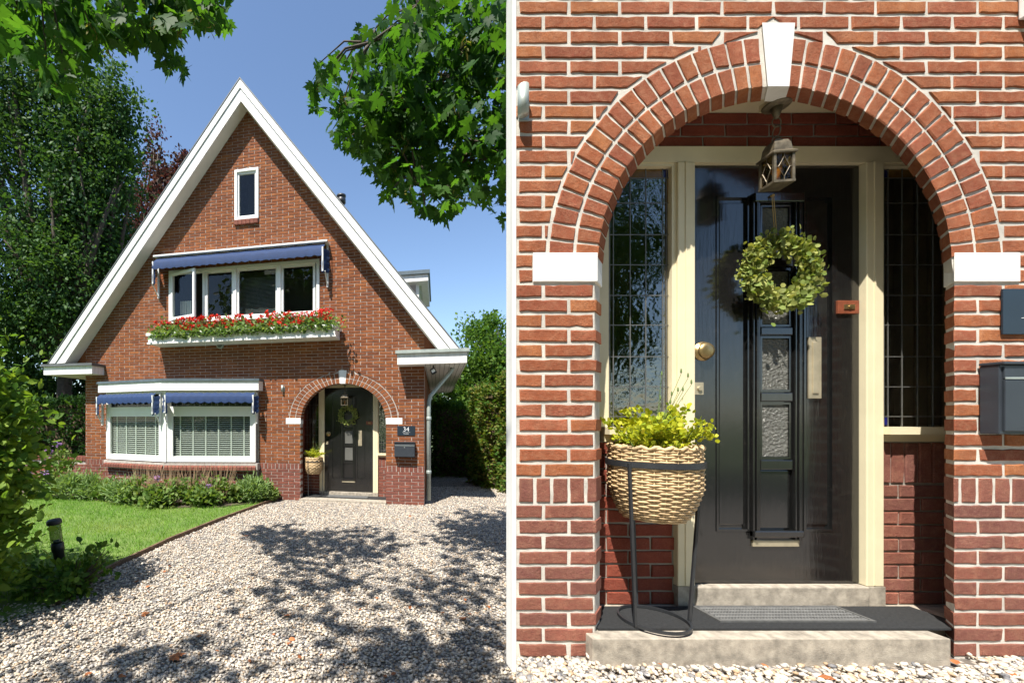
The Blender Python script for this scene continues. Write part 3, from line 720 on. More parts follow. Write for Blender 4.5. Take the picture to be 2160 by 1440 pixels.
    pn = G(); lead = G(); zm = (bt + bb) / 2; hh = .045
    for k in range(4):
        c, s_ = round(math.cos(k * math.pi / 2)), round(math.sin(k * math.pi / 2))
        rot = lambda x, y_, z_: (x * c - y_ * s_, x * s_ + y_ * c, z_)
        pane = G().box(-hw + .006, hw - .006, -hw - .001, -hw + .001, bb + .001, bt - .001).xf(rot); pane.build('pane', 'lamp_glass', lt)
        dm = [(0, -hw - .003, zm + hh), (.022, -hw - .003, zm), (0, -hw - .003, zm - hh), (-.022, -hw - .003, zm)]
        gl_ = G().tube(dm, .002, 4, True)
        for a, b_ in (((0, zm + hh), (0, bt)), ((0, zm - hh), (0, bb)), ((.022, zm), (hw, zm)), ((-.022, zm), (-hw, zm))):
            gl_.tube([(a[0], -hw - .003, a[1]), (b_[0], -hw - .003, b_[1])], .0018, 4)
        gl_.xf(rot); lead.add(gl_.v, gl_.f)
    lead.build('leading', 'lantern_metal', lt)
    G().lathe([(.0, bb + .09), (.016, bb + .08), (.02, bb + .06), (.012, bb + .035), (.012, bb + .002)], 14).build('bulb', 'raw_timber', lt, True)
    # wreath on a gold string
    vw = vb - .04; uw, zw = P(1638, 577, vw)
    wr = thing('door_wreath', f'round pale green eucalyptus wreath on a gold string {where}', 'wreath', fr.w(uw, vw, zw), ya)
    sw = .168 / .21 * .21 * sz if not near else .140
    G().tube([(sw * .95 * math.cos(a), .008, sw * .95 * math.sin(a)) for a in [i * math.pi / 16 for i in range(32)]], .010, 8, True).build('wreath_ring', 'twig', wr)
    n_ = 2400 if near else 520
    a = RNG.random(n_) * 6.283; rr = sw + RNG.normal(size=n_) * .023; dep = -np.abs(RNG.normal(size=n_)) * .022
    Pn = np.stack([rr * np.cos(a), dep, rr * np.sin(a)], 1)
    Dn = np.stack([np.cos(a) * (rr - sw) * 20 - np.sin(a) * .8, -.5 * np.ones(n_), np.sin(a) * (rr - sw) * 20 + np.cos(a) * .8], 1)
    link('leaves', leaf_mesh('leaves', Pn, .021 if near else .028, ROUND, Dn, np.tile(np.array([[0, -1.6, 0]]), (n_, 1)), 1.1), 'wreath_leaf', wr)
    hd = P(1640, 408, vw)[1] - zw
    G().tube([(-.004, .018, hd), (-.005, .0, sw * .9)], .0018, 5).tube([(.004, .018, hd), (.006, .0, sw * .9)], .0018, 5).lathe_y([(0, .012), (.006, .014), (.006, .024)], 10, (0, 0, hd)).build('string', 'string_gold', wr)
    # stand, basket and shrub
    vS = .082 if near else .262; us, _ = P(1378, 1283, vS)
    sd = thing('planter_stand', f'black iron ring plant stand on three legs {where}', 'plant stand', fr.w(us, vS, zf + .012), ya)
    rB, rT = (.132, .178) if near else (.163, .18)
    zT = P(0, 972, vS)[1] - zf - .012
    def ring(rad, z_, h): return G().lathe([(rad - .004, z_), (rad + .004, z_), (rad + .004, z_ + h), (rad - .004, z_ + h), (rad - .004, z_)], 48, caps=False)
    ring(rB, 0, .012).build('base_ring', 'black_metal', sd); ring(rT, zT - .018, .024).build('top_ring', 'black_metal', sd)
    for k, an in enumerate((R(-152), R(-12), R(82)) if near else (R(-110), R(0), R(125))):
        G().tube([((rB + .006) * math.cos(an), (rB + .006) * math.sin(an), .002), ((rT + .007) * math.cos(an), (rT + .007) * math.sin(an), zT)], .0075, 4).build('leg', 'black_metal', sd)
    zb0 = P(0, 1092, vS)[1] - zf - .012; zr = P(0, 940, vS)[1] - zf - .012
    bk = thing('wicker_basket', f'tapered woven wicker basket held in the plant stand {where}', 'basket', fr.w(us, vS, zf + .012 + zb0), ya)
    H = zr - zb0; Rr = rT - .008
    rad = lambda q: Rr * (.60 + .40 * min(1, q / .45) ** .55) * (1.0 if q < .8 else 1 - (q - .8) * .10)
    G().lathe([(.0, .012), (rad(0) - .008, .012)] + [(rad(q / 10) - .007, H * q / 10) for q in range(1, 10)] + [(rad(.97) - .016, H * .97), (0, H * .90)], 32).build('liner', 'wicker_dark', bk, True)
    ns = 26; nrw = 30 if near else 12
    for k in range(nrw):
        q = (k + .5) / nrw; seg = ns * 3
        pts = [((rad(q) + .0035 * math.cos((i / seg) * ns * math.pi + (k % 2) * math.pi)) * math.cos(2 * math.pi * i / seg), (rad(q) + .0035 * math.cos((i / seg) * ns * math.pi + (k % 2) * math.pi)) * math.sin(2 * math.pi * i / seg), H * q + random.uniform(-.0008, .0008)) for i in range(seg)]
        if k == 0: wv = G()
        wv.tube(pts, H / nrw * .46, 5, True)
    wv.build('weave', 'wicker', bk, True)
    sk = G()
    for k in range(ns):
        an = 2 * math.pi * k / ns
        sk.tube([(rad(q) * math.cos(an), rad(q) * math.sin(an), H * q) for q in (0.01, .1, .2, .35, .5, .7, .85, .98)], .0034, 5)
    sk.build('stake', 'wicker', bk)
    rp = []
    for i in range(90):
        an = 2 * math.pi * i / 90; rp.append(((rad(1) + .006 * math.cos(i * 1.4)) * math.cos(an), (rad(1) + .006 * math.cos(i * 1.4)) * math.sin(an), H * .99 + .006 * math.sin(i * 1.4)))
    G().tube(rp, .008, 6, True).build('rim', 'wicker', bk, True)
    sh = thing('potted_shrub', f'yellow green small leaved shrub growing in the wicker basket {where}', 'shrub', fr.w(us, vS, zf + .012 + zb0 + H * .88), ya)
    stg = G(); LP = []; LD = []
    for k in range(46 if near else 24):
        an = random.uniform(0, 6.283); out = random.uniform(.04, .27) * (1.1 if math.cos(an) > 0 else .95); hh_ = random.uniform(.05, .18) * (1.25 if out < .17 else .9)
        if math.sin(an) > 0: out = min(out, .15)
        p0 = Vector((.10 * random.uniform(-1, 1), .07 * random.uniform(-1, 1), -.01)); p2 = Vector((out * math.cos(an), .75 * out * math.sin(an), hh_)); p1 = p0.lerp(p2, .5) + Vector((0, 0, .03))
        stg.tube([p0, p1, p2], [.003, .0022, .001], 5)
        for j in range(56):
            q = random.random() ** .7; p = p0.lerp(p1, q * 2) if q < .5 else p1.lerp(p2, q * 2 - 1)
            LP.append(p + Vector((random.gauss(0, .012), random.gauss(0, .012), random.gauss(0, .009)))); LD.append((p2 - p0).normalized() + Vector((0, 0, .4)))
    stg.build('stem', 'stem_green', sh)
    link('leaves', leaf_mesh('leaves', np.array(LP), .0185, ROUND, np.array(LD), None, 1.4), 'yellow_leaf', sh)
    lv = G()
    for k in range(9):
        dx, dz = random.uniform(-.02, .18), random.uniform(.22, .38)
        lv.tube([(0, 0, .03), (dx * .4, -.02, dz * .55), (dx, -.03, dz)], [.0018, .0014, .001], 5)
        lv.lathe([(0, 0), (.004, .006), (.003, .018), (0, .024)], 6, (dx, -.03, dz))
    lv.build('flower_stalk', 'stem_green', sh)
    # mats
    v0m, v1m = (.0 + .012 if near else .165), vb - .032
    if near: xa, xb = P(1262, 0, v0m)[0], P(2000, 0, v0m)[0] + .12
    else: xa, xb = iw[0] + .01, iw[1] - .01
    pm_ = tag(G().zprism([(xa, 0), (xb, 0), (xb, v1m - v0m), (xa, v1m - v0m)], 0, .008).build('porch_mat', 'mat_black'), f'long black fibre mat covering the porch floor {where}', 'mat')
    pm_.location = fr.w(0, v0m, zf + .002); pm_.rotation_euler = (0, 0, ya)
    ua, ub = P(1488, 0, .142 if near else .30)[0], P(1804, 0, .142 if near else .30)[0]
    rm = thing('rubber_doormat', f'grey ribbed rubber doormat in front of the threshold {where}', 'doormat', fr.w((ua + ub) / 2, .142 if near else .31, zf + .0105), ya)
    hwm, hd_ = (ub - ua) / 2, .078 if near else .105
    G().zprism([(-hwm, -hd_), (hwm, -hd_), (hwm, hd_), (-hwm, hd_)], 0, .004).build('backing', 'rubber_grey', rm)
    ribs = G()
    nx, ny = (46, 9) if near else (12, 4)
    for i in range(nx):
        for j in range(ny):
            x = -hwm + .02 + (2 * hwm - .04) * (i + .5) / nx; y_ = -hd_ + .015 + (2 * hd_ - .03) * (j + .5) / ny; dx = (hwm - .02) / nx * .8; sg = 1 if (j % 2) else -1
            ribs.add([(x - dx, y_ - .004 - sg * .004, .0041), (x + dx, y_ - .004 + sg * .004, .0041), (x + dx, y_ + .003 + sg * .004, .0041), (x - dx, y_ + .003 - sg * .004, .0041), (x - dx, y_ - sg * .004, .008), (x + dx, y_ + sg * .004, .008)], [(0, 1, 5, 4), (2, 3, 4, 5), (0, 4, 3), (1, 2, 5)])
    ribs.build('ribs', 'rubber_grey', rm)
    G().box(-hwm, hwm, -hd_, -hd_ + .012, .0041, .007).box(-hwm, hwm, hd_ - .012, hd_, .0041, .007).box(-hwm, -hwm + .012, -hd_ + .0125, hd_ - .0125, .0041, .007).box(hwm - .012, hwm, -hd_ + .0125, hd_ - .0125, .0041, .007).build('border', 'rubber_grey', rm)
    # number plate
    (x0, z1), (x1, z0) = P(2105, 611), P(2252, 706)
    pl = thing('number_plate', f'dark navy house number plate reading 34 on the brick pier {where}', 'number plate', fr.w((x0 + x1) / 2, -.008, (z0 + z1) / 2), ya)
    G().box(-(x1 - x0) / 2, (x1 - x0) / 2, -.006, 0, -(z1 - z0) / 2, (z1 - z0) / 2, .001).build('plate', 'navy_plate', pl)
    g = text_mesh('34', .125 * sz); g.xf(lambda x, y_, z_: (x, y_ - .0075, z_ + .022)); g.build('digits', 'sign_white', pl)
    g = text_mesh('Familie', .036 * sz); g.xf(lambda x, y_, z_: (x, y_ - .0075, z_ - .052)); g.build('lettering', 'sign_white', pl)
    G().box(-.07, .07, -.0085, -.0061, -.0285, -.0265).build('rule', 'sign_white', pl)
    # mailbox
    (x0, z1), (x1, z0) = P(2098, 770, -.05), P(2270, 915, -.05)
    mb = thing('mailbox', f'anthracite metal mailbox on the brick pier {where}', 'mailbox', fr.w((x0 + x1) / 2, -.008, z0), ya)
    W, Hh = (x1 - x0) / 2, z1 - z0
    MD = .055 if near else .1
    mz = lambda g_: g_.xf(lambda x, y_, z_: (x, y_ + .1 - MD, z_)) if near else g_
    G().box(-W, W, -MD, 0, 0, Hh, .003).build('body', 'anthracite', mb)
    mz(G().box(-W + .012, W - .004, -.108, -.1005, .012, Hh * .78, .002)).build('door', 'anthracite', mb)
    G().box(-W - .004, W + .004, -MD - .015, .0, Hh + .0005, Hh + .012, .003).build('lid', 'anthracite', mb)
    mz(G().box(-W + .012, W - .004, -.106, -.1005, Hh * .80, Hh * .97, .001)).build('flap', 'anthracite', mb)
    mz(G().box(-W + .012, W - .004, -.110, -.1065, Hh * .79, Hh * .82, .001)).build('flap_rim', 'zinc', mb)
    mz(G().lathe_y([(0, -.006), (.008, -.005), (.008, 0)], 14, (.0, -.108, Hh * .68))).build('lock', 'zinc', mb)
    # little tubular wall light
    uu, zz = P(1101, 235)
    wl = thing('wall_spotlight', f'small grey metal tube spotlight on the bricks left of the arch {where}', 'wall light', fr.w(uu, -.008, zz), ya)
    G().box(-.02, .025, -.006, 0, -.05, .055, .004).build('mount_plate', 'zinc', wl)
    G().tube([(-.012, -.034, -.045), (-.012, -.034, .075)], .022, 20).build('tube', 'zinc', wl, True)
    G().tube([(0, -.001, .0), (-.01, -.03, 0)], .008, 8).build('bracket', 'zinc', wl)
    return dict(P=P, zf=zf, iw=iw, vb=vb, zt=zt)

def arch_hole(u0, su, sz, extra=0.0, z_bottom=-.06):
    uc, zc, r = .014, 1.656, .744 + extra
    hl, hr = -.738 - extra, .768 + extra
    pts = [(hl, z_bottom), (hr, z_bottom), (hr, zc - .06)]
    for i in range(25):
        a = math.pi * i / 24; pts.append((uc + r * math.cos(a) * (1.0), zc + r * math.sin(a)))
    pts.append((hl, zc - .06))
    return [(u0 + x * su, z * sz if z > 0 else z) for x, z in pts]
def arch_void(u0, su, sz):
    uc, zc, r1 = .014, 1.656, .966
    def f(z):
        z = z / sz
        if z < 1.575: x0, x1 = -.738, .768
        elif z <= 1.703: x0, x1 = -1.008, 1.044
        elif z < zc + r1: q = math.sqrt(r1 * r1 - (z - zc) ** 2); x0, x1 = uc - q, uc + q
        else: x0 = None
        if 2.335 < z < 2.664:
            k = .0475 + (z - 2.4) / .266 * .022
            kx = (.009 - k, .009 + k)
            return (u0 + min(x0, kx[0]) * su, u0 + max(x1, kx[1]) * su) if x0 is not None else (u0 + kx[0] * su, u0 + kx[1] * su)
        return None if x0 is None else (u0 + x0 * su, u0 + x1 * su)
    return f

# ------------------------------------------------------------------ close entrance building (right)
ent = thing('entrance_building', 'close red brick entrance front with a round arch and black panelled door', 'building', NEAR.o)
TN = .07
def arch_notch(h): return [h[0]] + h[2:][::-1][:1] + h[3:-1][::-1] + [h[2], h[1]]
hN = arch_hole(0, 1, 1, .006)
uL, uR, zT_ = -1.080, 2.2, 3.9
fw = plate([(uL, -.06)] + arch_notch(hN) + [(uR, -.06), (uR, zT_), (uL, zT_)], [], 0, TN, 'front_wall', 'mortar_close', ent)
for v_ in fw.data.vertices:
    if v_.co.y > TN / 2 and -.80 < v_.co.x < .83 and v_.co.z < 2.5: v_.co.x += .9 * TN
rows = [(.0648 * i + .005, .0648 * (i + 1) - .0085, False) for i in range(10)] + [(.653, .752, True)]
z = .758
while z < zT_ - .06: rows.append((z + .0065, z + .0628 - .0085, False)); z += .0628
rest = G(); rest_a = []; nb = 0
for poly, rect, ri, jam in lay(rows, .2155, .0145, lambda z: (uL + .003, uR - .003), [arch_void(0, 1, 1)], -.738):
    cx = sum(p[0] for p in poly) / len(poly); cz = sum(p[1] for p in poly) / len(poly)
    mt = 'brick_close_plinth' if ri <= 10 else 'brick_close'; y1 = TN + .003 if jam and cz < 1.6 else .03
    if cx < 1.13 and cz < 2.83 and nb < 299:
        nb += 1
        if rect and not jam: std_brick('brick', rect[0], rect[1], rect[2], rect[3], -.005, .03, mt, fw)
        else: one_brick('brick', poly, -.005, y1, mt, fw, shear=.9 if y1 > .05 else 0.0)
    else:
        vs, fs = brick_poly(poly, -.005, .03, seg=0); rest.add(vs, fs); rest_a += [random.random()] * len(vs)
rest.build('outer_bricks', 'brick_close', fw, kind='stuff', attr=rest_a)
G().box(uL - .012, uL + .004, -.004, TN - .006, -.06, zT_).build('corner_trim', 'white_paint', ent)
G().box(uL - .03, uR + .05, -.04, TN + .04, zT_ + .001, zT_ + .08).build('coping', 'stone_step', ent)
ev = G().box(1.030, uR, -.25, -.0085, 2.675, 2.93, .004).build('eave_box', 'white_paint', ent)
G().box(1.015, uR, -.27, -.0085, 2.931, 2.965).build('gutter_edge', 'dark_cap', ev)
build_entrance(NEAR, ent, 'at the close entrance', 0, 1, 1, .9956, True, TN, 'brick_close', 'brick_close_plinth', 'mortar_close')
# side pier of the building beyond the frame
G().box(uR - .2, uR, TN + .001, 1.2, -.06, zT_).build('side_wall', 'brick_close', ent)

# ------------------------------------------------------------------ the gabled house (left)
hs = thing('brick_house', 'brown brick house with a steep white edged gable, blue awnings and arched porch', 'house', HOUSE.o, HOUSE.yaw)
hx = HOUSE.px
W = 7.0; U0, SU, SZ = -1.492, 1.064, .905; TF = .15; VF = -.28
A_o, R_o, L_o = hx(507, 168, VF), hx(970, 738, VF), hx(104, 767, VF)
A_i, R_i, L_i = hx(508, 213, VF), hx(927, 739, VF), hx(137, 765, VF)
def line_z(a, b_, u): return a[1] + (b_[1] - a[1]) * (u - a[0]) / (b_[0] - a[0])
zR, zL = line_z(A_i, R_i, 0) + .05, line_z(A_i, L_i, -W) + .05
apex = (A_i[0], A_i[1] + .05)
# windows
t0, t1 = hx(496, 466), hx(546, 354); TW = (t0[0], t1[0], t0[1], t1[1])
b0, b1 = hx(357, 672), hx(674, 672); BW = (b0[0], b1[0], (hx(357, 680)[1] + hx(674, 668)[1]) / 2, (hx(357, 570)[1] + hx(674, 549)[1]) / 2)
rc = lambda r: [(r[0], r[2]), (r[1], r[2]), (r[1], r[3]), (r[0], r[3])]
hF = arch_hole(U0, SU, SZ, .004)
gw = plate([(-W, -.06)] + arch_notch(hF) + [(0, -.06), (0, zR), apex, (-W, zL)], [rc(TW), rc(BW)], 0, TF, 'gable_wall', 'mortar_far', hs)
# bay position (needed to keep bricks out from behind it)
Lb, Ab, Rb = (hx(226, 900, -.08)[0], -.08), (hx(349, 900, -.40)[0], -.40), (hx(541, 900, -.08)[0], -.08)
ZA = HOUSE.w(Ab[0], Ab[1], 0).y
zA = lambda y: CAMH + (HY - y) / FP * ZA
def rv(x0, x1, z0, z1): return lambda z: (x0, x1) if z0 < z < z1 else None
voids = [rv(TW[0] - .004, TW[1] + .004, TW[2] - .10, TW[3] + .004), rv(BW[0] - .004, BW[1] + .004, BW[2] - .004, BW[3] + .004), arch_void(U0, SU, SZ), rv(Lb[0] - .02, Rb[0] + .02, -.1, zA(812))]
rows = []; ph = .0648 * SZ
for i in range(10): rows.append((ph * i + .004, ph * (i + 1) - .0045, False))
zs = ph * 10; rows.append((zs + .003, zs + .098, True)); z = zs + .102
while z < apex[1]: rows.append((z + .003, z + .0568 - .005, False)); z += .0568
def outer(z):
    a = -W + .002 if z < zL - .06 else L_i[0] + (A_i[0] - L_i[0]) * (z - L_i[1]) / (A_i[1] - L_i[1])
    b_ = -.002 if z < zR - .06 else R_i[0] + (A_i[0] - R_i[0]) * (z - R_i[1]) / (A_i[1] - R_i[1])
    a, b_ = max(a, -W + .002), min(b_, -.002)
    return (a, b_) if b_ > a + .02 else None
br = lay(rows, .229, .010, outer, voids, U0 - .738 * SU)
camp = Vector((0, 0, CAMH))
br.sort(key=lambda q: (HOUSE.w(sum(p[0] for p in q[0]) / len(q[0]), 0, q[0][0][1]) - camp).length if q[1] else 99)
rg = {'brick_far': (G(), []), 'brick_far_plinth': (G(), [])}
for i, (poly, rect, ri, jam) in enumerate(br):
    mt = 'brick_far_plinth' if ri <= 10 else 'brick_far'
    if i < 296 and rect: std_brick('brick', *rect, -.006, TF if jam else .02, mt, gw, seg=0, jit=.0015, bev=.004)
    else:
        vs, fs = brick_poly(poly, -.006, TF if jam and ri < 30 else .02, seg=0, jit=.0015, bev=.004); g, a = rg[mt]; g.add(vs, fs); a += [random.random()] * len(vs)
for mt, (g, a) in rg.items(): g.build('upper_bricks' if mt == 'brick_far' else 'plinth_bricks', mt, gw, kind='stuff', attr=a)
DEP = 7.5
# house shell
G().box(-.2, -.001, TF + .002, DEP, -.06, zR - .1).build('side_wall', 'brick_far', hs)
G().box(-W + .001, -W + .2, TF + .002, DEP, -.06, zL - .1).build('side_wall', 'brick_far', hs)
G().prism([(-W, -.06), (0, -.06), (0, zR - .1), (apex[0], apex[1] - .1), (-W, zL - .1)], DEP + .001, DEP + .2).build('rear_wall', 'brick_far', hs)
G().box(-W + .21, -.21, 1.3, 1.35, -.05, 2.75).box(-W + .21, -.21, 1.3, 1.35, 2.86, 4.3).box(-2.28 - 1.9, -2.28 + .0, 1.3, 1.35, 4.4, 6.2).build('inner_wall', 'dark_room', hs)
G().box(-W + .21, -.21, TF + .01, DEP, 2.75, 2.85).build('inner_floor', 'dark_room', hs)
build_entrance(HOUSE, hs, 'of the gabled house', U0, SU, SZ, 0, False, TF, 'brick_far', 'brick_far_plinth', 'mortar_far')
# roof slopes
for a, b_, nm in ((A_o, R_o, 1), (A_o, L_o, -1)):
    d = Vector((b_[0] - a[0], b_[1] - a[1])).normalized(); n_ = Vector((-d.y, d.x)) * (1 if nm > 0 else -1)
    if n_.y > 0: n_ = -n_
    q = [(a[0], a[1]), b_, (b_[0] + n_.x * .14, b_[1] + n_.y * .14), (a[0], a[1] - .14 / abs(d.x))]
    rf = G().prism(q, VF + .04, DEP + .3).build('roof_slope', 'roof_tile', hs)
    cap = [(a[0] - n_.x * .02 * 0, a[1] + .028), (b_[0] - n_.x * .018, b_[1] - n_.y * .018), b_, (a[0], a[1])]
    G().prism(cap, VF - .03, DEP + .3).build('roof_edge', 'dark_cap', rf)
    i_ = A_i; e_ = R_i if nm > 0 else L_i
    mA = (a[0], a[1] + (i_[1] - a[1]) * .40); mB = (b_[0] + (e_[0] - b_[0]) * .40, b_[1] + (e_[1] - b_[1]) * .40)
    fb = G().prism([a, b_, mB, mA], VF - .02, VF + .035).build('bargeboard', 'white_paint', hs)
    m2A = (a[0], mA[1] - .012); m2B = (mB[0] + n_.x * .01, mB[1] + n_.y * .01)
    G().prism([m2A, m2B, e_, (i_[0], i_[1])], VF, VF + .034).build('lower_board', 'white_paint', fb)
    G().prism([(e_[0], e_[1]), (i_[0], i_[1]), (i_[0], i_[1] + .03), (e_[0] - n_.x * .02, e_[1] - n_.y * .02)], VF + .0345, -.0065).build('rake_soffit', 'soffit_paint', hs)
G().prism([(-.0005, zR - .4), (-.0005, line_z(A_i, R_i, 0) + .03), (R_i[0] + .12, line_z(A_i, R_i, R_i[0] + .12) + .03), (R_i[0] + .12, zR - .4)], -.004, .1).build('gable_shoulder', 'brick_far', hs)
G().prism([(-W + .0005, zL - .4), (-W + .0005, line_z(A_i, L_i, -W) + .03), (L_i[0] - .05, line_z(A_i, L_i, L_i[0] - .05) + .03), (L_i[0] - .05, zL - .4)], -.004, .1).build('gable_shoulder', 'brick_far', hs)
# eave boxes
(ra, rzt), (rb, _) = hx(838, 744, -.32), hx(985, 744, -.32); rzb = hx(860, 768, -.32)[1]; rzt = hx(900, 744, -.32)[1]
e1 = G().zprism([(ra, -.32), (rb, -.32), (rb, DEP + .3), (.004, DEP + .3), (.004, -.0065), (ra, -.0065)], rzb, rzt).build('eave_box', 'white_paint', hs)
G().zprism([(ra - .03, -.36), (rb + .04, -.36), (rb + .04, DEP + .3), (.2, DEP + .3), (.2, -.0065), (ra - .03, -.0065)], rzt + .001, rzt + .055).build('gutter', 'zinc', e1)
for k in range(9):
    uu = .02 + (rb - .05) * k / 8
    G().box(uu, uu + .006, -.30, DEP, rzb - .004, rzb - .0005).build('soffit_joint', 'dark_cap', e1)
(la, _), (lb, _) = hx(92, 782, -.33), hx(194, 782, -.33); lzt = hx(150, 772, -.33)[1]; lzb = hx(150, 789, -.33)[1]
e2 = G().zprism([(la, -.33), (lb, -.33), (lb, -.0065), (-W - .004, -.0065), (-W - .004, DEP + .3), (la, DEP + .3)], lzb, lzt).build('eave_box', 'white_paint', hs)
G().zprism([(la - .03, -.37), (lb + .03, -.37), (lb + .03, -.0065), (-W - .1, -.0065), (-W - .1, DEP + .3), (la - .03, DEP + .3)], lzt + .001, lzt + .05).build('gutter', 'dark_cap', e2)
# downpipe on the corner
dp = [(.50, .35, rzb + .01), (.47, .30, rzb - .06), (.10, .12, rzb - .52), (.075, .10, rzb - .62), (.075, .10, .08)]
dpo = G().tube(dp, .037, 14).build('downpipe', 'zinc', hs, True)
for zc_ in (1.5, .55): G().lathe([(.042, 0), (.046, .01), (.046, .05), (.042, .06)], 14, (.075, .10, zc_)).build('pipe_collar', 'zinc', dpo, True)
# small window high in the gable
def pane_window(parent, x0, x1, z0, z1, v, fw_, sash=.035, swing=0.0, hinge='l'):
    wn = bpy.data.objects.new('casement', None); COL.objects.link(wn); wn.parent = parent
    wn.location = (x0 if hinge == 'l' else x1, v, 0); wn.rotation_euler = (0, 0, swing)
    o = wn.location.x; x0 -= o; x1 -= o
    G().frame(x0, x1, z0, z1, sash, -.03, .015).build('sash', 'white_frame', wn)
    G().box(x0 + sash, x1 - sash, -.004, .0, z0 + sash, z1 - sash).build('pane', 'pane_glass', wn)
    return wn
tw = bpy.data.objects.new('attic_window', None); COL.objects.link(tw); tw.parent = hs
G().frame(*TW, .045, -.03, .09).build('frame', 'white_frame', tw)
pane_window(tw, TW[0] + .047, TW[1] - .047, TW[2] + .047, TW[3] - .047, .03, .04)
G().box(TW[0] + .02, TW[1] - .02, .5, .52, TW[2], TW[3]).build('room_dark', 'dark_room', tw)
for k in range(6): one_brick('sill_brick', [(TW[0] + (TW[1] - TW[0]) * k / 6 + .003, TW[2] - .095), (TW[0] + (TW[1] - TW[0]) * (k + 1) / 6 - .003, TW[2] - .095), (TW[0] + (TW[1] - TW[0]) * (k + 1) / 6 - .003, TW[2] - .005), (TW[0] + (TW[1] - TW[0]) * k / 6 + .003, TW[2] - .005)], -.05, .02, 'brick_far_plinth', tw, seg=0)
# wide bedroom window
bw_ = bpy.data.objects.new('bedroom_window', None); COL.objects.link(bw_); bw_.parent = hs
G().frame(*BW, .055, -.02, .10).build('frame', 'white_frame', bw_)
mu = [hx(p, 620)[0] for p in (430, 496, 589)]
for k, m_ in enumerate(mu): G().box(m_ - .032, m_ + .032, -.022 if k else .0, .095, BW[2] + .055, BW[3] - .056).build('mullion', 'white_frame', bw_)
ed_ = [BW[0] + .05] + mu + [BW[1] - .05]
pane_window(bw_, ed_[0] + .008, ed_[1] - .034, BW[2] + .058, BW[3] - .058, .0, .04, .05, -R(17))
for k in (1, 2, 3): pane_window(bw_, ed_[k] + .034, ed_[k + 1] - .034, BW[2] + .058, BW[3] - .058, .035, .04, .04 if k != 3 else .045)
G().box(BW[0] - .1, BW[1] + .1, .62, .64, BW[2] - .05, BW[3] + .1).build('room_dark', 'dark_room', bw_)
cu = G()
for k in range(9):
    u_ = BW[0] + .1 + k * .028; cu.box(u_, u_ + .024, .22 + (k % 2) * .015, .235 + (k % 2) * .015, BW[2] + .06, BW[2] + .5)
cu.build('half_curtain', 'blind_white', bw_)
bl = bpy.data.objects.new('woven_blind', None); COL.objects.link(bl); bl.parent = bw_
for k in range(30):
    z_ = BW[2] + .08 + k * .026
    G().box(ed_[2] + .04, ed_[3] - .04, .16, .163, z_, z_ + .013).build('slat', 'dark_cap', bl)
# air vent and eave spotlight
vt = bpy.data.objects.new('wall_vent', None); COL.objects.link(vt); vt.parent = hs
vu, vz = hx(466, 728)
G().lathe_y([(.066, -.045), (.072, -.04), (.072, .0)], 20, (vu, 0, vz)).build('vent_ring', 'zinc', vt); G().lathe_y([(.0, -.046), (.055, -.0465)], 20, (vu, 0, vz)).build('vent_hole', 'dark_cap', vt)
su_, sz_ = hx(914, 783, -.1)
sp_ = thing('security_spotlight', 'small black floodlight fixed beneath the white eave at the right house corner', 'floodlight', HOUSE.w(su_, -.12, rzb - .005), HOUSE.yaw)
G().tube([(0, 0, 0), (0, 0, -.05)], .012, 8).build('bracket', 'black_metal', sp_)
G().box(-.045, .045, -.05, .05, -.15, -.05, .012).xf(lambda x, y, z: (x * .87 + (z + .1) * -.5, y, (z + .1) * .87 + x * .5 - .1)).build('housing', 'black_metal', sp_)
G().box(-.03, .03, -.056, -.051, -.125, -.075).xf(lambda x, y, z: (x * .87 + (z + .1) * -.5, y, (z + .1) * .87 + x * .5 - .1)).build('lens', 'sign_white', sp_)
# dormer on the right slope
dm = bpy.data.objects.new('dormer', None); COL.objects.link(dm); dm.parent = hs
dv = 2.6
d0, d1 = hx(846, 580, dv), hx(903, 580, dv); dzb = hx(880, 593, dv)[1]; dzt = hx(880, 579, dv)[1]
G().box(d0[0] - 1.4, d1[0], dv, dv + 2.4, dzb, dzt).build('fascia', 'white_paint', dm)
G().box(d0[0] - 1.4, d1[0] + .04, dv - .05, dv + 2.45, dzt + .001, dzt + .09).build('flat_roof', 'dark_zinc', dm)
G().box(d0[0] - 1.4, d1[0] - .22, dv + .15, dv + 2.2, dzb - 2.2, dzb - .001).build('cheek', 'soffit_paint', dm)
G().box(d0[0] + .2, d1[0] - .40, dv + .12, dv + .148, dzb - 1.2, dzb - .1).build('cheek_window', 'white_frame', dm)
G().box(d1[0] - .219, d1[0] - .16, dv + .2, dv + 2.1, dzb - 1.3, dzb - .05).build('dormer_window', 'pane_glass', dm)
pu, pz = hx(720, 430, 1.8)
fl_ = G().tube([(pu, 1.8, pz - .6), (pu, 1.8, pz + .05)], .075, 16).build('flue_pipe', 'black_metal', hs, True)
G().lathe([(.08, 0), (.10, .01), (.10, .10), (.085, .12), (.085, .14), (.105, .15), (.105, .19), (0, .2)], 18, (pu, 1.8, pz + .0)).build('flue_cowl', 'black_metal', fl_, True)

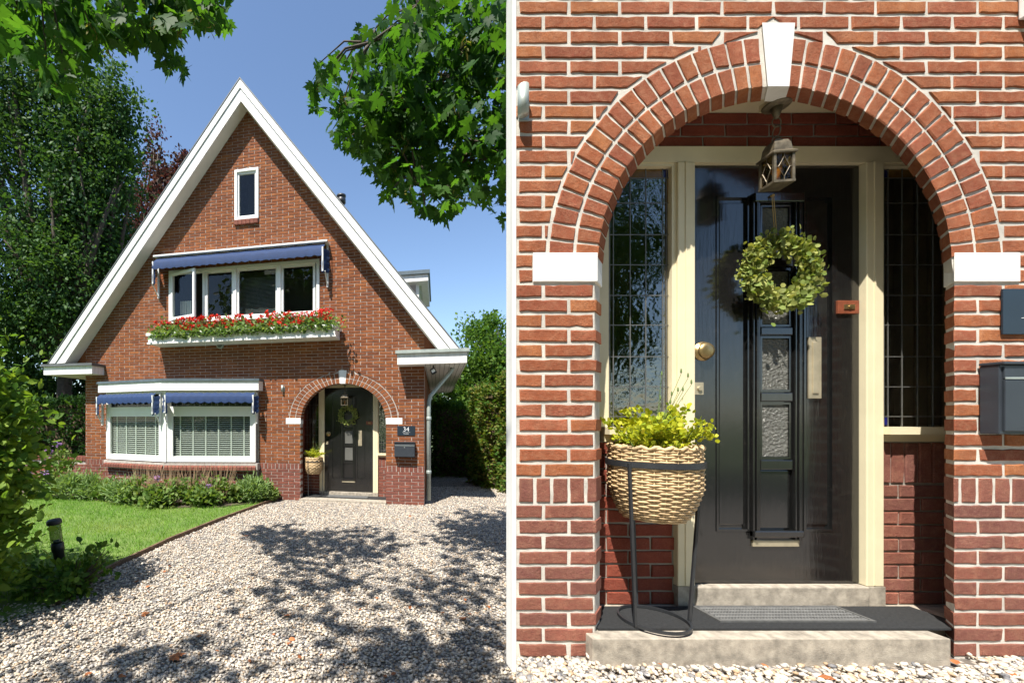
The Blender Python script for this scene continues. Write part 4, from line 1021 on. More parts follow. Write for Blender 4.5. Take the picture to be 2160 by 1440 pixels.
# ---- bay window
def face_frame(a, b_):
    o = HOUSE.w(a[0], a[1], 0); e = HOUSE.w(b_[0], b_[1], 0); d = e - o
    return Frame(o, math.atan2(d.y, d.x)), d.length
bay = bpy.data.objects.new('bay_window', None); COL.objects.link(bay); bay.parent = hs
faces = [face_frame(Lb, Ab), face_frame(Ab, Rb)]
zC1, zC0, zTt, zTb, zM, zS, zSb = zA(805), zA(824), zA(838), zA(857), zA(870), zA(972), zA(990)
def off(a, k): return (a[0], a[1] - k)
def plan(k, wl=0.0): return [(Lb[0] - wl, -.0065), (Lb[0] - wl, Lb[1] - k), (Ab[0], Ab[1] - k), (Rb[0] + wl, Rb[1] - k), (Rb[0] + wl, -.0065)]
co = G().zprism(plan(.13, .10), zC0, zC1).build('cornice', 'white_paint', bay)
G().zprism(plan(.15, .12), zC1 + .001, zC1 + .045).build('lead_roof', 'dark_zinc', co)
sill = bpy.data.objects.new('brick_sill', None); COL.objects.link(sill); sill.parent = bay
G().zprism(plan(.05, .04), zSb + .005, zS - .035).build('sill_bed', 'mortar_far', sill)
G().zprism(plan(-.02, .0), -.06, zSb + .004).build('base_core', 'mortar_far', bay)
G().box(Lb[0] + .03, Rb[0] - .03, -.014, -.0068, zS, zC0 - .001).build('room_dark', 'dark_room', bay)
awn_specs = []
for fi, (ff, L) in enumerate(faces):
    fo = bpy.data.objects.new('window_face', None); COL.objects.link(fo); fo.parent = bay
    fo.location = (*(Lb if fi == 0 else Ab), 0); fo.rotation_euler = (0, 0, ff.yaw - HOUSE.yaw)
    # bricks under the sill
    bb_ = G(); ba = []
    rws = [(ph * i + .004, ph * (i + 1) - .0045, False) for i in range(int((zSb) / ph))]
    for poly, rect, ri, jam in lay(rws, .229, .010, lambda z: (.0, L), [], 0):
        vs, fs = brick_poly(poly, .016, .04, seg=0, jit=.0015, bev=.004); bb_.add(vs, fs); ba += [random.random()] * len(vs)
    bb_.build('base_bricks', 'brick_far_plinth', fo, kind='stuff', attr=ba)
    ns_ = int(L / .07)
    for k in range(ns_):
        x0, x1 = L * k / ns_ + .004, L * (k + 1) / ns_ - .004
        G().add([(x0, -.085, zSb), (x1, -.085, zSb), (x1, -.085, zSb + .055), (x0, -.085, zSb + .055), (x0, .01, zSb), (x1, .01, zSb), (x1, .01, zS - .012), (x0, .01, zS - .012)], [(0, 1, 2, 3), (3, 2, 6, 7), (0, 3, 7, 4), (1, 5, 6, 2), (0, 4, 5, 1)]).build('sill_brick', 'brick_far_plinth', fo)
    e0, e1 = (.02, L - .035) if fi == 0 else (.045, L - .01)
    G().frame(e0, e1, zS - .012, zC0 - .001, .055, -.035, .04).build('frame', 'white_frame', fo)
    G().box(e0 + .055, e1 - .055, -.04, .04, zM - .02, zTb).build('transom', 'white_frame', fo)
    i0, i1 = e0 + .056, e1 - .056
    G().frame(i0, i1, zS + .044, zM - .021, .05, -.028, .02).build('sash', 'white_frame', fo)
    G().box(i0 + .05, i1 - .05, -.002, .002, zS + .09, zM - .07).build('pane', 'pane_glass', fo)
    G().box(i0, i1, .0, .003, zTb + .001, zC0 - .056).build('transom_pane', 'pane_glass', fo)
    ld = G(); nx = 9 if fi == 0 else 14
    for k in range(1, nx): ld.box(i0 + (i1 - i0) * k / nx - .002, i0 + (i1 - i0) * k / nx + .002, -.002, -.0002, zTb + .001, zC0 - .056)
    ld.box(i0, i1, -.0025, -.0003, (zTb + zC0 - .056) / 2 - .002, (zTb + zC0 - .056) / 2 + .002); ld.build('leading', 'lead', fo)
    vb_ = bpy.data.objects.new('venetian_blind', None); COL.objects.link(vb_); vb_.parent = bay; vb_.location = fo.location; vb_.rotation_euler = fo.rotation_euler
    zz = zS + .10; sm = None
    while zz < zM - .075:
        if sm is None:
            o = G().add([(i0 + .055, -.017, .0), (i1 - .055, -.017, 0), (i1 - .055, .017, .014), (i0 + .055, .017, .014), (i0 + .055, -.017, -.003), (i1 - .055, -.017, -.003), (i1 - .055, .017, .011), (i0 + .055, .017, .011)], [(0, 1, 2, 3), (7, 6, 5, 4), (0, 4, 5, 1), (2, 6, 7, 3), (0, 3, 7, 4), (1, 5, 6, 2)]).build('slat', 'blind_white', vb_); sm = o.data; o.location = (0, .042, zz)
        else: link('slat', sm, None, vb_, None, (0, .042, zz))
        zz += .040
    for k in range(5 if fi == 0 else 6):
        x = i0 + .055 + (i1 - i0 - .11) * (k + .5) / (5 if fi == 0 else 6)
        G().box(x - .013, x + .013, .0225, .0235, zS + .09, zM - .07).build('tape', 'blind_white', vb_)
G().zprism([(Ab[0] - .035, Ab[1] - .045), (Ab[0] + .045, Ab[1] - .045), (Ab[0] + .05, Ab[1] + .03), (Ab[0] - .03, Ab[1] + .03)], zS - .012, zC0 - .002).build('corner_post', 'white_frame', bay)

# ---- awnings
def awning(label, fr, u0, v0, z0, Wd, drop, proj, rail, where_head=True, vdrop=.10):
    """local: x along the wall, -y outwards, z = 0 at the head"""
    t_ = thing('window_awning', label, 'awning', fr.w(u0, v0, z0), fr.yaw, 'blue awnings')
    if where_head:
        G().box(0, Wd, -.16, -.001, -.035, 0, .008).build('head_box', 'awning_metal', t_)
    for x in (.012, Wd - .042):
        G().box(x, x + .03, -.035, -.001, -rail, -.036).build('side_rail', 'awning_metal', t_)
        G().box(x + (.035 if x < .5 else -.035), x + .028 + (.035 if x < .5 else -.035), -proj - .012, -proj + .022, -drop - .52 * rail, -drop + .01, .004).build('arm', 'awning_metal', t_)
        xx = x + .014
        G().tube([(xx, -.03, -rail + .03), (xx, -proj + .03, -drop - .50 * rail)], .012, 6).build('strut', 'awning_metal', t_)
    n_ = 64; g = G(); prof = [(-.10, -.045), (-.10 - (proj - .1) * .5, -.045 - (drop - .04) * .55), (-proj, -drop), (-proj - .012, -drop - .02)]
    vs = []
    for i in range(n_ + 1):
        x = .05 + (Wd - .1) * i / n_; wv_ = .006 * math.sin(i * 1.1); sc = abs(math.sin(math.pi * i / n_ * round(Wd / .16)))
        for y, z_ in prof: vs.append((x, y + wv_ * .5, z_ + wv_))
        vs.append((x, -proj - .016 + wv_, -drop - .02 - vdrop * .72 - .028 * sc))
    k = len(prof) + 1
    fs = [(i * k + j, (i + 1) * k + j, (i + 1) * k + j + 1, i * k + j + 1) for i in range(n_) for j in range(k - 1)]
    g.add(vs, fs).build('canopy', 'blue_canvas', t_, True)
    for sd_, x in ((1, .0), (-1, Wd)):                              # side curtain of the awning, gathered at the arm
        vs = []; m_ = 16; hh_ = rail * .52
        for i in range(m_ + 1):
            q = i / m_; sc = .016 * abs(math.sin(q * math.pi * 4)); zz_ = -drop + .005 - hh_ * q
            vs += [(x - sd_ * (.012 + sc), -.07 - .03 * q, zz_), (x + sd_ * (.03 + .006 * math.sin(q * 9)), -proj * .8, zz_ - .02), (x + sd_ * .06, -proj - .012 + .01 * math.sin(q * 7), zz_ - .03), (x + sd_ * (.09 + sc * .6), -proj + .02, zz_ - .01)]
        G().add(vs, [(4 * i + j, 4 * i + j + 1, 4 * i + j + 5, 4 * i + j + 4) for i in range(m_) for j in range(3)]).build('side_flap', 'blue_canvas', t_, True)
    G().tube([(.05, -proj + .03, -drop - .022), (Wd - .05, -proj + .03, -drop - .022)], .012, 8).build('front_bar', 'awning_metal', t_)
    return t_
aw0, aw1 = hx(327, 541, -.1), hx(692, 508, -.1)
awning('wide blue canvas awning rolled above the upstairs window over the flowers', HOUSE, aw0[0], -.0075, (aw0[1] + aw1[1]) / 2, aw1[0] - aw0[0], .17, .24, .82, True, .15)
for fi, (ff, L) in enumerate(faces):
    lab = ('blue canvas awning with hanging scalloped side flap over the left bay window', 'blue canvas awning over the wider right bay window beside the arch')[fi]
    awning(lab, ff, (-.07 if fi == 0 else .03), -.05, zC0 - .002, L + (.04 if fi == 0 else .02), .10, .17, .66 if fi == 0 else .62, False, .13)

# ---- flower box with geraniums
fv0, fv1 = -.36, -.05
f0, f1 = hx(313, 712, fv0), hx(707, 697, fv0); fz0 = (hx(313, 725, fv0)[1] + hx(706, 711, fv0)[1]) / 2; fz1 = (hx(313, 702, fv0)[1] + hx(706, 687, fv0)[1]) / 2
fb = thing('flower_box', 'long white flower box hanging under the upstairs window', 'flower box', HOUSE.w(f0[0], -.0075, fz0), HOUSE.yaw)
Lf, Hf = f1[0] - f0[0], fz1 - fz0
G().box(0, Lf, fv0, fv0 + .025, 0, Hf).box(0, Lf, -.03, -.001, 0, Hf).box(0, .025, fv0 + .026, -.031, 0, Hf).box(Lf - .025, Lf, fv0 + .026, -.031, 0, Hf).box(.026, Lf - .026, fv0 + .026, -.031, 0, .02).build('trough', 'white_paint', fb)
G().box(-.03, Lf + .03, fv0 - .03, fv0 - .0005, Hf - .05, Hf + .005, .004).box(-.03, -.0005, fv0, -.001, Hf - .05, Hf + .005).box(Lf + .0005, Lf + .03, fv0, -.001, Hf - .05, Hf + .005).build('lip', 'white_paint', fb)
G().box(-.015, Lf + .015, fv0 - .015, fv0 - .0005, 0, .03).build('bottom_moulding', 'white_paint', fb)
G().box(.03, Lf - .03, fv0 + .03, -.035, .021, Hf - .02).build('potting_soil', 'soil', fb)
for x in (.32, .68): G().tube([(Lf * x, fv0 + .05, -.001), (Lf * x, fv0 + .05, -.06)], .01, 8).build('drain_spout', 'white_paint', fb)
NG = 10; gnames = ['leftmost', 'second from the left', 'third from the left', 'fourth from the left', 'fifth from the left', 'fifth from the right', 'fourth from the right', 'third from the right', 'second from the right', 'rightmost']
for k in range(NG):
    x = Lf * (.045 + .94 * (k + .5) / NG)
    gp = thing('geranium_plant', f'red flowering geranium in the white window flower box, {gnames[k]}', 'geranium', HOUSE.w(f0[0] + x, fv0 + .14, fz0 + Hf - .025), HOUSE.yaw, 'geraniums in the flower box')
    n_ = 640; wd = Lf / NG * .62
    Pn = np.stack([RNG.normal(size=n_) * wd * .6, RNG.normal(size=n_) * .085, np.abs(RNG.normal(size=n_)) * .10], 1)
    drp = RNG.random(n_) < .22; Pn[drp, 1] = -.16 - .03 * RNG.random(drp.sum()); Pn[drp, 2] = -.10 * RNG.random(drp.sum()) + .03
    link('leaves', leaf_mesh('leaves', Pn, .05, ROUND, unit(RNG.normal(size=(n_, 3))) + np.array([0, -.5, .2]), None, .5), 'geranium_leaf', gp)
    stg = G(); fl = []
    for j in range(random.choice((7, 11, 15, 20, 24))):
        hx_, hy_ = random.gauss(0, wd * .55), random.uniform(-.17, .06); hz = random.uniform(.12, .32) if hy_ > -.12 else random.uniform(0, .15)
        stg.tube([(hx_ * .6, hy_ * .5, 0), (hx_, hy_, hz)], .003, 4)
        q, _ = blob((hx_, hy_, hz), (.040, .040, .030), 20, .6); fl.append(q)
    stg.build('stalks', 'stem_green', gp)
    link('blossoms', leaf_mesh('blossoms', np.concatenate(fl), .030, ROUND), 'geranium_petal', gp)

# ------------------------------------------------------------------ trees, hedges and plants
def wp(x, y, Z): return np.array([(x - CX) / FP * Z, Z, CAMH + (HY - y) / FP * Z])
def tree(name, label, base, top, parts, leafmat_, size, tmpl, r0, cat='tree', group=None, ends=None, droop=-.5):
    t_ = thing(name, label, cat, base, 0, group); o = np.array(base, float)
    Ps, Ds = [], []
    for c, r, nc, per, cr in parts:
        P, d = clumps(c, r, nc, per, cr); Ps.append(P); Ds.append(d)
    P = np.concatenate(Ps) - o; D = np.concatenate(Ds) * .6 + np.array([0, 0, droop])
    ok = P[:, 2] + o[2] > .08
    link('crown', leaf_mesh('crown', P[ok], size, tmpl, D[ok], None, 1.6, .45, parts[0][3]), leafmat_, t_)
    if ends is None:
        ends = []
        for c, r, nc, per, cr in parts:
            for k in range(7):
                q, _ = blob(c, r, 1, .7); ends.append(tuple(q[0] - o))
    branches((0, 0, -.1), tuple(np.array(top) - o), ends, r0, .5).build('trunk', 'bark', t_, True)
    return t_
tree('beech_tree', 'tall dark green beech with a drooping crown left of the gable', (-8.35, 12.6, 0), (-8.3, 12.6, 3.2),
     [((-9.6, 12.8, 7.0), (3.3, 2.2, 4.8), 340, 130, .75), ((-7.5, 12.4, 9.0), (1.1, 1.2, 2.6), 110, 130, .7), ((-7.9, 12.5, 5.6), (1.5, 1.5, 2.6), 130, 130, .7), ((-6.8, 12.3, 10.4), (.7, .8, 1.3), 44, 100, .5), ((-6.6, 12.2, 8.6), (.5, .5, 1.0), 18, 90, .4), ((-10.2, 12.4, 11.4), (2.4, 1.6, 1.8), 120, 110, .75)],
     'beech_leaf', .10, OVAL, .30)
tree('copper_beech', 'dark purple leaved tree rising between the green beech and the gable', (-8.6, 17.6, 0), (-8.5, 17.6, 4),
     [((-7.6, 17.5, 8.4), (1.7, 1.4, 3.6), 190, 80, .75), ((-6.7, 17.3, 10.4), (.7, .5, 1.9), 50, 60, .5), ((-7.7, 17.2, 12.2), (.3, .3, 1.2), 9, 40, .35), ((-6.6, 17.2, 11.6), (.25, .3, 1.1), 8, 36, .3)],
     'copper_leaf', .13, OVAL, .24)
tree('evergreen_tree', 'dense dark evergreen filling the shade below the beech crown', (-10.4, 14.8, 0), (-10.4, 14.8, 2.5),
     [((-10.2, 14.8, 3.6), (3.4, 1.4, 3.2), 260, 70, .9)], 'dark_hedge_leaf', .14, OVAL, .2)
tree('field_maple', 'round green tree standing behind the hedge at the right of the house', (5.0, 15.4, 0), (5.0, 15.4, 1.8),
     [((5.0, 15.2, 3.4), (1.25, 1.1, 1.6), 95, 75, .6), ((4.3, 14.9, 2.4), (.9, .9, 1.2), 60, 70, .55), ((5.6, 15, 2.6), (1.0, .9, 1.3), 60, 70, .55), ((4.9, 15.2, 4.7), (.7, .7, .5), 24, 55, .4)],
     'hedge_leaf', .11, OVAL, .14, droop=.4)
tree('garden_tree', 'leafy green tree behind the driveway hedge, lower than the round one', (3.7, 17.5, 0), (3.7, 17.5, 1.5),
     [((3.6, 17.4, 2.7), (1.1, 1.0, 1.5), 80, 70, .6), ((6.6, 17.6, 3.2), (1.6, 1.1, 2.0), 110, 70, .7)], 'beech_leaf', .12, OVAL, .14, droop=.3)
def hedge(label, boxes, mat, size, dens, base, bulge=.07, stems=True):
    """clipped hedge: leaves over and just inside the skin of boxes (x0, x1, y0, y1, z1)"""
    h = thing('clipped_hedge', label, 'hedge', base); o = np.array(base); Ps = []; Ds = []; stg = G()
    for x0, x1, y0, y1, z1 in boxes:
        for ax, s_ in ((0, -1), (0, 1), (1, -1), (1, 1), (2, 1)):
            dims = [x1 - x0, y1 - y0, z1]; ar = dims[(ax + 1) % 3] * dims[(ax + 2) % 3]; n_ = int(ar * dens)
            P = np.stack([x0 + RNG.random(n_) * (x1 - x0), y0 + RNG.random(n_) * (y1 - y0), RNG.random(n_) * z1], 1)
            face = [(x0, x1), (y0, y1), (0, z1)][ax][0 if s_ < 0 else 1]
            wob = bulge * (np.sin(P[:, (ax + 1) % 3] * 5.1 + 1) * np.sin(P[:, (ax + 2) % 3] * 6.3) + .6 * np.sin(P[:, (ax + 1) % 3] * 13 + P[:, (ax + 2) % 3] * 11))
            P[:, ax] = face + s_ * (wob - np.abs(RNG.normal(size=n_)) * bulge * 1.3)
            d = np.zeros((n_, 3)); d[:, ax] = s_; d[:, 2] += .35; Ps.append(P); Ds.append(d)
        for k in range(max(2, int((x1 - x0) * 2.5))):
            xx, yy = random.uniform(x0 + .15, x1 - .15), random.uniform(y0 + .15, y1 - .15)
            stg.tube([(xx - o[0], yy - o[1], -.05), (xx - o[0] + random.uniform(-.1, .1), yy - o[1], z1 * .5), (xx - o[0] + random.uniform(-.1, .1), yy - o[1], z1 * .85)], [.02, .014, .006], 5)
    P = np.concatenate(Ps) - o; D = np.concatenate(Ds); ok = P[:, 2] > .01
    link('foliage', leaf_mesh('foliage', P[ok], size, OVAL, D[ok], None, 1.3), mat, h)
    core = G()
    for x0, x1, y0, y1, z1 in boxes: core.box(x0 + .16 - o[0], x1 - .16 - o[0], y0 + .16 - o[1], y1 - .16 - o[1], .02, z1 - .16)
    core.build('inner_twigs', 'twig', h); stg.build('stems', 'bark', h)
    return h
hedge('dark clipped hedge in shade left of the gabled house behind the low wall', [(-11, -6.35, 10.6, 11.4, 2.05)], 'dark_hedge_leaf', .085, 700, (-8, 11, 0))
hedge('dark clipped hedge closing the end of the side driveway', [(2.25, 4.2, 11.2, 12.0, 1.95)], 'hedge_leaf', .075, 800, (3.2, 11.6, 0))
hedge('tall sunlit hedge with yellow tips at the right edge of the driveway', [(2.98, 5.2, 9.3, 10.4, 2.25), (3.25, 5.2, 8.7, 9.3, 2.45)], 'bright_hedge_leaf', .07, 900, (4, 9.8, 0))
# foreground hornbeam at the left edge
def shrub(name, label, base, parts, mat, size, tmpl=OVAL, group=None, stem='bark', cat='shrub', droop=.2, jit=1.5, ns=8, sr=.01):
    t_ = thing(name, label, cat, base, 0, group); Ps, Ds = [], []; stg = G()
    for c, r, nc, per, cr in parts:
        P, d = clumps(c, r, nc, per, cr, .8, .55); Ps.append(P); Ds.append(d)
        for k in range(ns):
            q, _ = blob(c, r, 1, .8); q = q[0]
            stg.tube([(random.uniform(-.05, .05), random.uniform(-.05, .05), -.03), (q[0] * .5, q[1] * .5, q[2] * .55), tuple(q)], [sr, sr * .7, sr * .25], 5)
    P = np.concatenate(Ps); D = np.concatenate(Ds) + np.array([0, 0, droop]); ok = P[:, 2] > .015
    link('leaves', leaf_mesh('leaves', P[ok], size, tmpl, D[ok], None, jit), mat, t_)
    stg.build('stems', stem, t_); return t_
shrub('hornbeam_bush', 'tall leafy hornbeam bush in the left foreground with sunlit top leaves', (-3.14, 3.25, 0),
      [((.08, 0, 1.42), (.60, .42, .85), 230, 40, .24), ((-.1, -.05, .55), (.70, .5, .55), 150, 40, .24), ((-.6, .2, 1.2), (.8, .6, 1.0), 110, 34, .3), ((-1.3, .4, 1.1), (.9, .7, 1.1), 90, 34, .3), ((-.2, -.95, 1.2), (.5, .42, .95), 110, 34, .26)], 'hornbeam_leaf', .07, droop=.1, ns=10, sr=.018)
shrub('low_shrub', 'low dark leafy shrub around the garden light at the lawn edge', (-2.38, 3.72, 0),
      [((-.1, 0, .12), (.32, .26, .15), 36, 22, .14), ((.16, .1, .26), (.22, .2, .12), 8, 9, .12)], 'hedge_leaf', .06, ns=12)
# garden light
gl = thing('garden_light', 'tilted black solar garden light with a clear ribbed lens beside the lawn', 'garden light', (-2.80, 4.2, 0)); gl.rotation_euler = (R(2), R(-7), 0)
G().lathe([(.018, -.15), (.018, .02), (.045, .03), (.048, .22), (.056, .225), (.056, .30), (.05, .305)], 20).build('post', 'black_metal', gl, True)
glassmat('clear_lens', (.42, .44, .43))
ln = G().lathe([(.050, .306)] + [(.052 + (.003 if k % 2 else 0), .31 + k * .012) for k in range(14)] + [(.05, .485)], 24).build('lens', 'clear_lens', gl, True)
G().lathe([(.0, .335), (.03, .33), (.034, .31)], 16).build('reflector', 'zinc', gl, True)
G().lathe([(.058, .486), (.066, .49), (.066, .525), (.05, .54), (0, .545)], 24).build('cap', 'black_metal', gl, True)
# low garden wall left of the house
lw = thing('garden_wall', 'low brown brick garden wall joining the left corner of the house', 'wall', HOUSE.w(-W - .012, .35, 0), HOUSE.yaw)
G().box(-3.0, 0, 0, .2, -.06, .60).build('mortar_core', 'mortar_far', lw)
for r_ in range(9):
    for k in range(13):
        x0 = -3.0 + k * .229 + (0 if r_ % 2 else -.11)
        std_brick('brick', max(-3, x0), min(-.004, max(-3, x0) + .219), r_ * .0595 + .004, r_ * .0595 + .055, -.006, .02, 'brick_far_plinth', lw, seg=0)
for k in range(42): std_brick('coping_brick', -3 + k * .071 + .003, -3 + k * .071 + .066, .605, .70, -.02, .21, 'brick_far_plinth', lw, seg=0)
# flower bed
def bedpt(px, Z): return ((px - CX) / FP * Z, Z, .03)
kinds = [
    ('hydrangea', 92, 8.15, 'h', 'pink and violet hydrangea at the left end of the flower bed'),
    ('hydrangea', 128, 8.55, 'hv', 'tall violet hydrangea reaching above the low garden wall'),
    ('perennial', 150, 8.1, 'l', 'pale leafy perennial clump right of the pink hydrangea'),
    ('perennial', 193, 8.05, 'l', 'pale feathery perennial clump below the left corner of the bay window'),
    ('perennial', 262, 7.6, 'l', 'pale narrow leaved perennial under the left bay pane'),
    ('hydrangea', 306, 7.55, 't', 'twiggy hydrangea with dried stalks under the left bay pane'),
    ('hydrangea', 352, 7.45, 'tb', 'blue flowered hydrangea in front of the bay window corner'),
    ('hydrangea', 405, 7.5, 't', 'twiggy hydrangea with dried stalks under the middle of the right bay pane'),
    ('hydrangea', 458, 7.6, 'tb', 'green hydrangea with a few blue heads under the right bay pane'),
    ('perennial', 500, 7.7, 'g', 'low green leafy plant near the right end of the bay'),
    ('perennial', 532, 7.75, 'l', 'pale small leaved plant at the right end of the flower bed'),
    ('perennial', 566, 7.95, 'g', 'small green weed at the corner where the bed meets the gravel'),
    ('perennial', 232, 7.9, 'g', 'low yellow green plant left of the bay window'),
    ('perennial', 428, 7.35, 'g', 'low broad leaved plant at the front of the bed below the bay'),
    ('perennial', 330, 7.3, 'g', 'low broad leaved plant at the lawn edge below the bay corner')]
for nm, px_, Z_, kd, lab in kinds:
    b_ = bedpt(px_, Z_)
    if kd[0] == 'l': o = shrub(nm + '_plant', lab, b_, [((0, 0, .20), (.24, .16, .19), 48, 30, .13)], 'pale_bed_leaf', .085, LANCE, 'flower bed plants', 'stem_green', 'plant', .8, 1.3, 12, .005)
    elif kd[0] == 'g': o = shrub(nm + '_plant', lab, b_, [((0, 0, .10 if px_ > 550 else .14), (.14 if px_ > 550 else .22, .14, .12), 26, 22, .10)], 'bed_leaf', .07, ROUND, 'flower bed plants', 'stem_green', 'plant', .5, 1.3, 8, .005)
    else:
        tall = kd == 'hv'
        o = shrub(nm + '_plant', lab, b_, [((0, 0, .21 if not tall else .45), (.25, .17, .20 if not tall else .40), 27, 17, .14)], 'bed_leaf', .062, ROUND, 'flower bed plants', 'dry_stem', 'plant', .4, 1.4, 10, .006)
        if 't' in kd:
            g = G()
            for k in range(48):
                x, y = random.uniform(-.34, .34), random.uniform(-.12, .12); h = random.uniform(.42, .72); g.tube([(x * .4, y * .4, 0), (x * .8, y, h * .6), (x * 1.05, y * 1.1, h)], [.005, .004, .0025], 4)
            g.build('dried_stalks', 'dry_stem', o)
        heads = {'h': 4, 'hv': 3, 't': 0, 'tb': 1}[kd]; q = []
        sg = G()
        for k in range(heads):
            hz = random.uniform(.25, .5) if not tall else (1.0, .86, .74)[k]
            c = (random.uniform(-.25, .25) if not tall else (.06, -.1, -.2)[k], random.uniform(-.2, -.05), hz); sg.tube([(c[0] * .3, 0, .05), c], .006, 5)
            pts, _ = blob(c, (.06, .06, .042) if not tall else (.075, .07, .045), 34, .8); q.append(pts)
        if q: link('blossoms', leaf_mesh('blossoms', np.concatenate(q), .034, ROUND), 'hydrangea_petal', o); sg.build('flower_stalk', 'dry_stem', o)

# ---- maples overhanging the view and shading the drive
LPOLY = [(0, -40), (480, -40), (488, 72), (440, 62), (395, 52), (372, 105), (398, 148), (380, 165), (345, 150), (335, 95), (290, 80), (235, 105), (175, 110), (165, 190), (100, 222), (72, 195), (85, 130), (-40, 120), (-40, -40)]
RPOLY = [(828, -40), (800, 45), (748, 70), (752, 112), (700, 125), (660, 135), (655, 190), (662, 245), (712, 240), (690, 262), (700, 312), (755, 330), (790, 395), (805, 440), (850, 420), (885, 445), (925, 465), (965, 460), (990, 445), (1010, 420), (1050, 470), (1110, 490), (1180, 400), (1180, -40)]
def sample_poly(poly, n_):
    a = np.array(poly); out = []
    while len(out) < n_:
        q = a.min(0) + RNG.random((n_, 2)) * (a.max(0) - a.min(0)); q = q[inpoly(q[:, 0], q[:, 1], poly)]; out += list(map(tuple, q))
    return np.array(out[:n_])
def maple(label, base, fork, limbs, leaves, seeds, size):
    t_ = thing('maple_tree', label, 'tree', base); o = Vector(base); g = G()
    f = Vector(fork) - o
    g.tube([Vector((0, 0, -.2)), f * .5 + Vector((.08, -.05, 0)), f], [.21, .18, .15], 12)
    for pts in limbs:
        pts = [Vector(p) - o for p in pts]; m_ = len(pts); r_ = .022 if m_ > 3 else .010
        g.tube([f] + pts if m_ > 3 else pts, [r_ * (1 - .85 * i / m_) for i in range(m_ + (1 if m_ > 3 else 0))], 7)
    g.build('trunk', 'bark', t_, True)
    P = np.array(leaves) - np.array(base); n_ = len(P)
    D = np.stack([RNG.normal(size=n_), RNG.normal(size=n_), -.9 + .6 * RNG.normal(size=n_)], 1)
    N = np.tile(np.array([[0, -.7, .9]]), (n_, 1))
    link('crown', leaf_mesh('crown', P, size, MAPLE, D, N, .3, .35), 'maple_leaf', t_)
    if len(seeds):
        S = np.array(seeds) - np.array(base); S = np.repeat(S, 9, axis=0) + RNG.normal(size=(len(S) * 9, 3)) * .028
        link('seed_clusters', leaf_mesh('seed_clusters', S, .045, LANCE, np.tile(np.array([[0, 0, -1.0]]), (len(S), 1)), None, 1.2), 'maple_seed', t_, 'stuff')
    return t_
def px_cloud(poly, n_, za, zb, ncl):
    """clusters of leaf positions inside a view region, spread in depth"""
    c = sample_poly(poly, ncl); out = []; cent = []
    per = n_ // ncl
    for x, y in c:
        Z = random.uniform(za, zb); p = wp(x, y, Z); cent.append(p)
        for k in range(per):
            q = p + RNG.normal(size=3) * np.array([.13, .22, .11]); x2 = CX + FP * q[0] / q[1]; y2 = HY - FP * (q[2] - CAMH) / q[1]
            if inpoly(np.array([x2]), np.array([y2 + 8]), poly)[0]: out.append(q)
    return out, cent
lv1, ce1 = px_cloud(LPOLY, 1200, 2.7, 3.5, 75)
lv2, ce2 = px_cloud(RPOLY, 2900, 3.2, 4.3, 190)
SH = [[(520, 1255), (650, 1200), (700, 1165), (850, 1112), (1075, 1105), (1075, 1330), (900, 1285), (780, 1290), (700, 1308), (640, 1270)],
      [(640, 1440), (780, 1375), (900, 1335), (1075, 1330), (1075, 1440)], [(90, 1310), (200, 1212), (420, 1203), (400, 1262), (200, 1330)], [(150, 1440), (330, 1375), (430, 1390), (600, 1440)]]
lv3 = []; ce3 = []
for poly, ncl in zip(SH, (25, 17, 0, 7)):
    for x, y in (sample_poly(poly, ncl) if ncl else []):
        gx_, gy_ = gpt(x, y); h = random.uniform(4.3, 5.6); p = np.array([gx_ - h * SUNV.x / -SUNV.z, gy_ - h * SUNV.y / -SUNV.z, h])
        for k in range(20):
            q = p + RNG.normal(size=3) * np.array([.22, .20, .16])
            if q[1] > .3:
                x2 = CX + FP * q[0] / q[1]; y2 = HY - FP * (q[2] - CAMH) / q[1]
                if -60 < x2 < 1090 and y2 > -60 and not (inpoly(np.array([x2]), np.array([y2]), LPOLY)[0] or inpoly(np.array([x2]), np.array([y2]), RPOLY)[0]): continue
            hh_ = (1.8 - q[1]) / SUNV.y * -SUNV.z                        # keep the sun on the close entrance
            if q[1] < 1.8 and q[2] - hh_ < 3.4 and q[0] + (1.8 - q[1]) / SUNV.y * SUNV.x > .62: continue
            lv3.append(q)
        ce3.append(p)
limbA = [(-3.2, .9, 4.2), (-2.5, 1.9, 4.6), (-2.0, 2.7, 4.7), (-1.5, 3.2, 4.75)]
limbB = [(-3.0, .4, 4.6), (-2.0, .6, 5.3), (-1.2, 1.4, 5.6), (-.6, 2.2, 5.7)]
tw1 = []
for c in ce1[:34]:
    s_ = min((Vector(p) for p in limbA), key=lambda p: (p - Vector(c)).length); tw1.append([s_, s_.lerp(Vector(c), .5) + Vector((0, 0, .12)), Vector(c)])
for c in ce3:
    s_ = min((Vector(p) for p in limbB + limbA), key=lambda p: (p - Vector(c)).length)
    c2 = Vector(c); vx, vy = CX + FP * c2.x / max(.1, c2.y), HY - FP * (c2.z - CAMH) / max(.1, c2.y)
    if c2.y > .1 and vx > -80 and vy > -80: continue
    if (s_ - Vector(c)).length < 1.4: tw1.append([s_, s_.lerp(Vector(c), .5) + Vector((0, 0, .1)), Vector(c)])
maple('maple tree hanging sunlit leaves into the upper left corner', (-3.6, .2, 0), (-3.5, .3, 3.3), [limbA, limbB] + tw1, lv1 + lv3, [c for c in ce1[::2]], .115)
limbC = [(1.9, 4.2, 4.9), (1.45, 3.95, 4.9), (.95, 3.8, 4.55), (.55, 3.7, 4.1)]
limbD = [(2.0, 4.3, 4.3), (1.5, 3.9, 4.0), (1.0, 3.7, 3.75), (.6, 3.6, 3.5)]
limbE = [(1.8, 4.1, 5.4), (1.2, 3.8, 5.3), (.6, 3.6, 5.0), (.2, 3.5, 4.6)]
tw2 = []
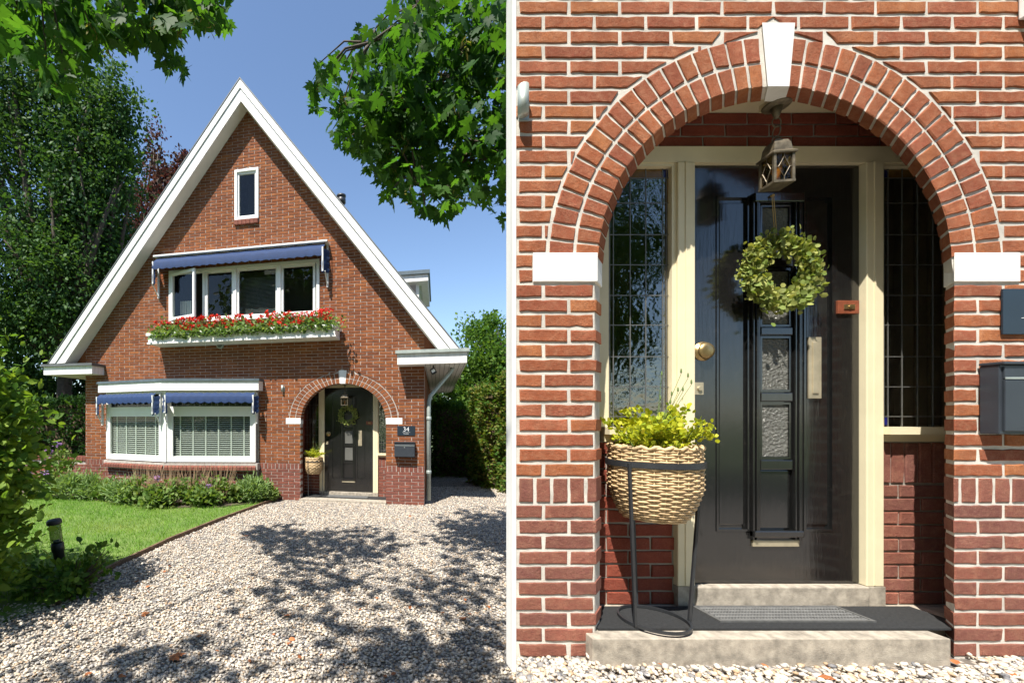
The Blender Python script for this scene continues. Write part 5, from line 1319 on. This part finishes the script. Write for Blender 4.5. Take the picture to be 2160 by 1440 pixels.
for c in ce2[:170]:
    s_ = min((Vector(p) for p in limbC + limbD + limbE), key=lambda p: (p - Vector(c)).length); tw2.append([s_, s_.lerp(Vector(c), .5) + Vector((0, 0, .1)), Vector(c)])
maple('maple tree with dense leafy branches hanging across the sky right of the gable', (2.75, 4.7, 0), (2.6, 4.6, 3.6), [limbC, limbD, limbE] + tw2, lv2, [c for c in ce2[::2]], .102)
# fallen leaves on the gravel
DL = [(300, 1300, 'curled rust brown fallen leaf on the gravel near the left shade'), (516, 1132, 'small brown fallen leaf on the sunlit gravel below the lawn edge'), (600, 1302, 'pale yellow fallen leaf in the middle of the gravel drive'), (972, 1310, 'brown fallen leaf on the gravel near the right shade'), (360, 1392, 'tiny orange fallen leaf low on the gravel drive')]
for x, y, lab in DL:
    p = gpt(x, y); o = link('fallen_leaf', leaf_mesh('fallen_leaf', np.array([[0, 0, 0.0]]), .07, MAPLE, np.array([[1, .3, .15]]), np.array([[0, 0, 3.0]]), .2), 'dead_leaf'); tag(o, lab, 'leaf', 'fallen leaves'); o.location = (p[0], p[1], .022)
n = 70; q = []
while len(q) < n:
    x, y = random.uniform(60, 1075), random.uniform(1075, 1436); p = gpt(x, y)
    if p[0] > lawn_edge_x(np.array([p[1]]))[0] + .05: q.append((p[0], p[1], .02))
for k in range(14): q.append((random.uniform(.8, 2.8), random.uniform(1.55, 1.74), TERR + .012))
tag(link('leaf_litter', leaf_mesh('leaf_litter', np.array(q), .032, OVAL, np.stack([RNG.normal(size=len(q)), RNG.normal(size=len(q)), .2 * RNG.random(len(q))], 1), np.tile(np.array([[0, 0, 3.0]]), (len(q), 1)), .2, .6), 'dead_leaf', None, 'stuff'), 'scattered bits of brown leaf litter lying on the gravel', 'leaf litter')
# garden beyond the camera's back: what the panes and the black paint mirror
for k, (x, y, h) in enumerate(((-6.5, -9, 12), (-2.0, -11, 13.5), (2.5, -10, 11), (7.0, -10, 13), (-11.5, -7, 12))):
    tree('street_tree', ['broad green tree across the road behind the view, first from the west', 'broad green tree across the road behind the view, second from the west', 'broad green tree across the road behind the view, third from the west', 'broad green tree across the road behind the view, fourth from the west', 'broad green tree across the road behind the view, farthest west'][k], (x, y, 0), (x, y, 1.8),
         [((x, y, h * .55), (2.8, 2.2, h * .45), 240, 45, 1.2)], 'hedge_leaf', .30, OVAL, .18, group='trees across the road')
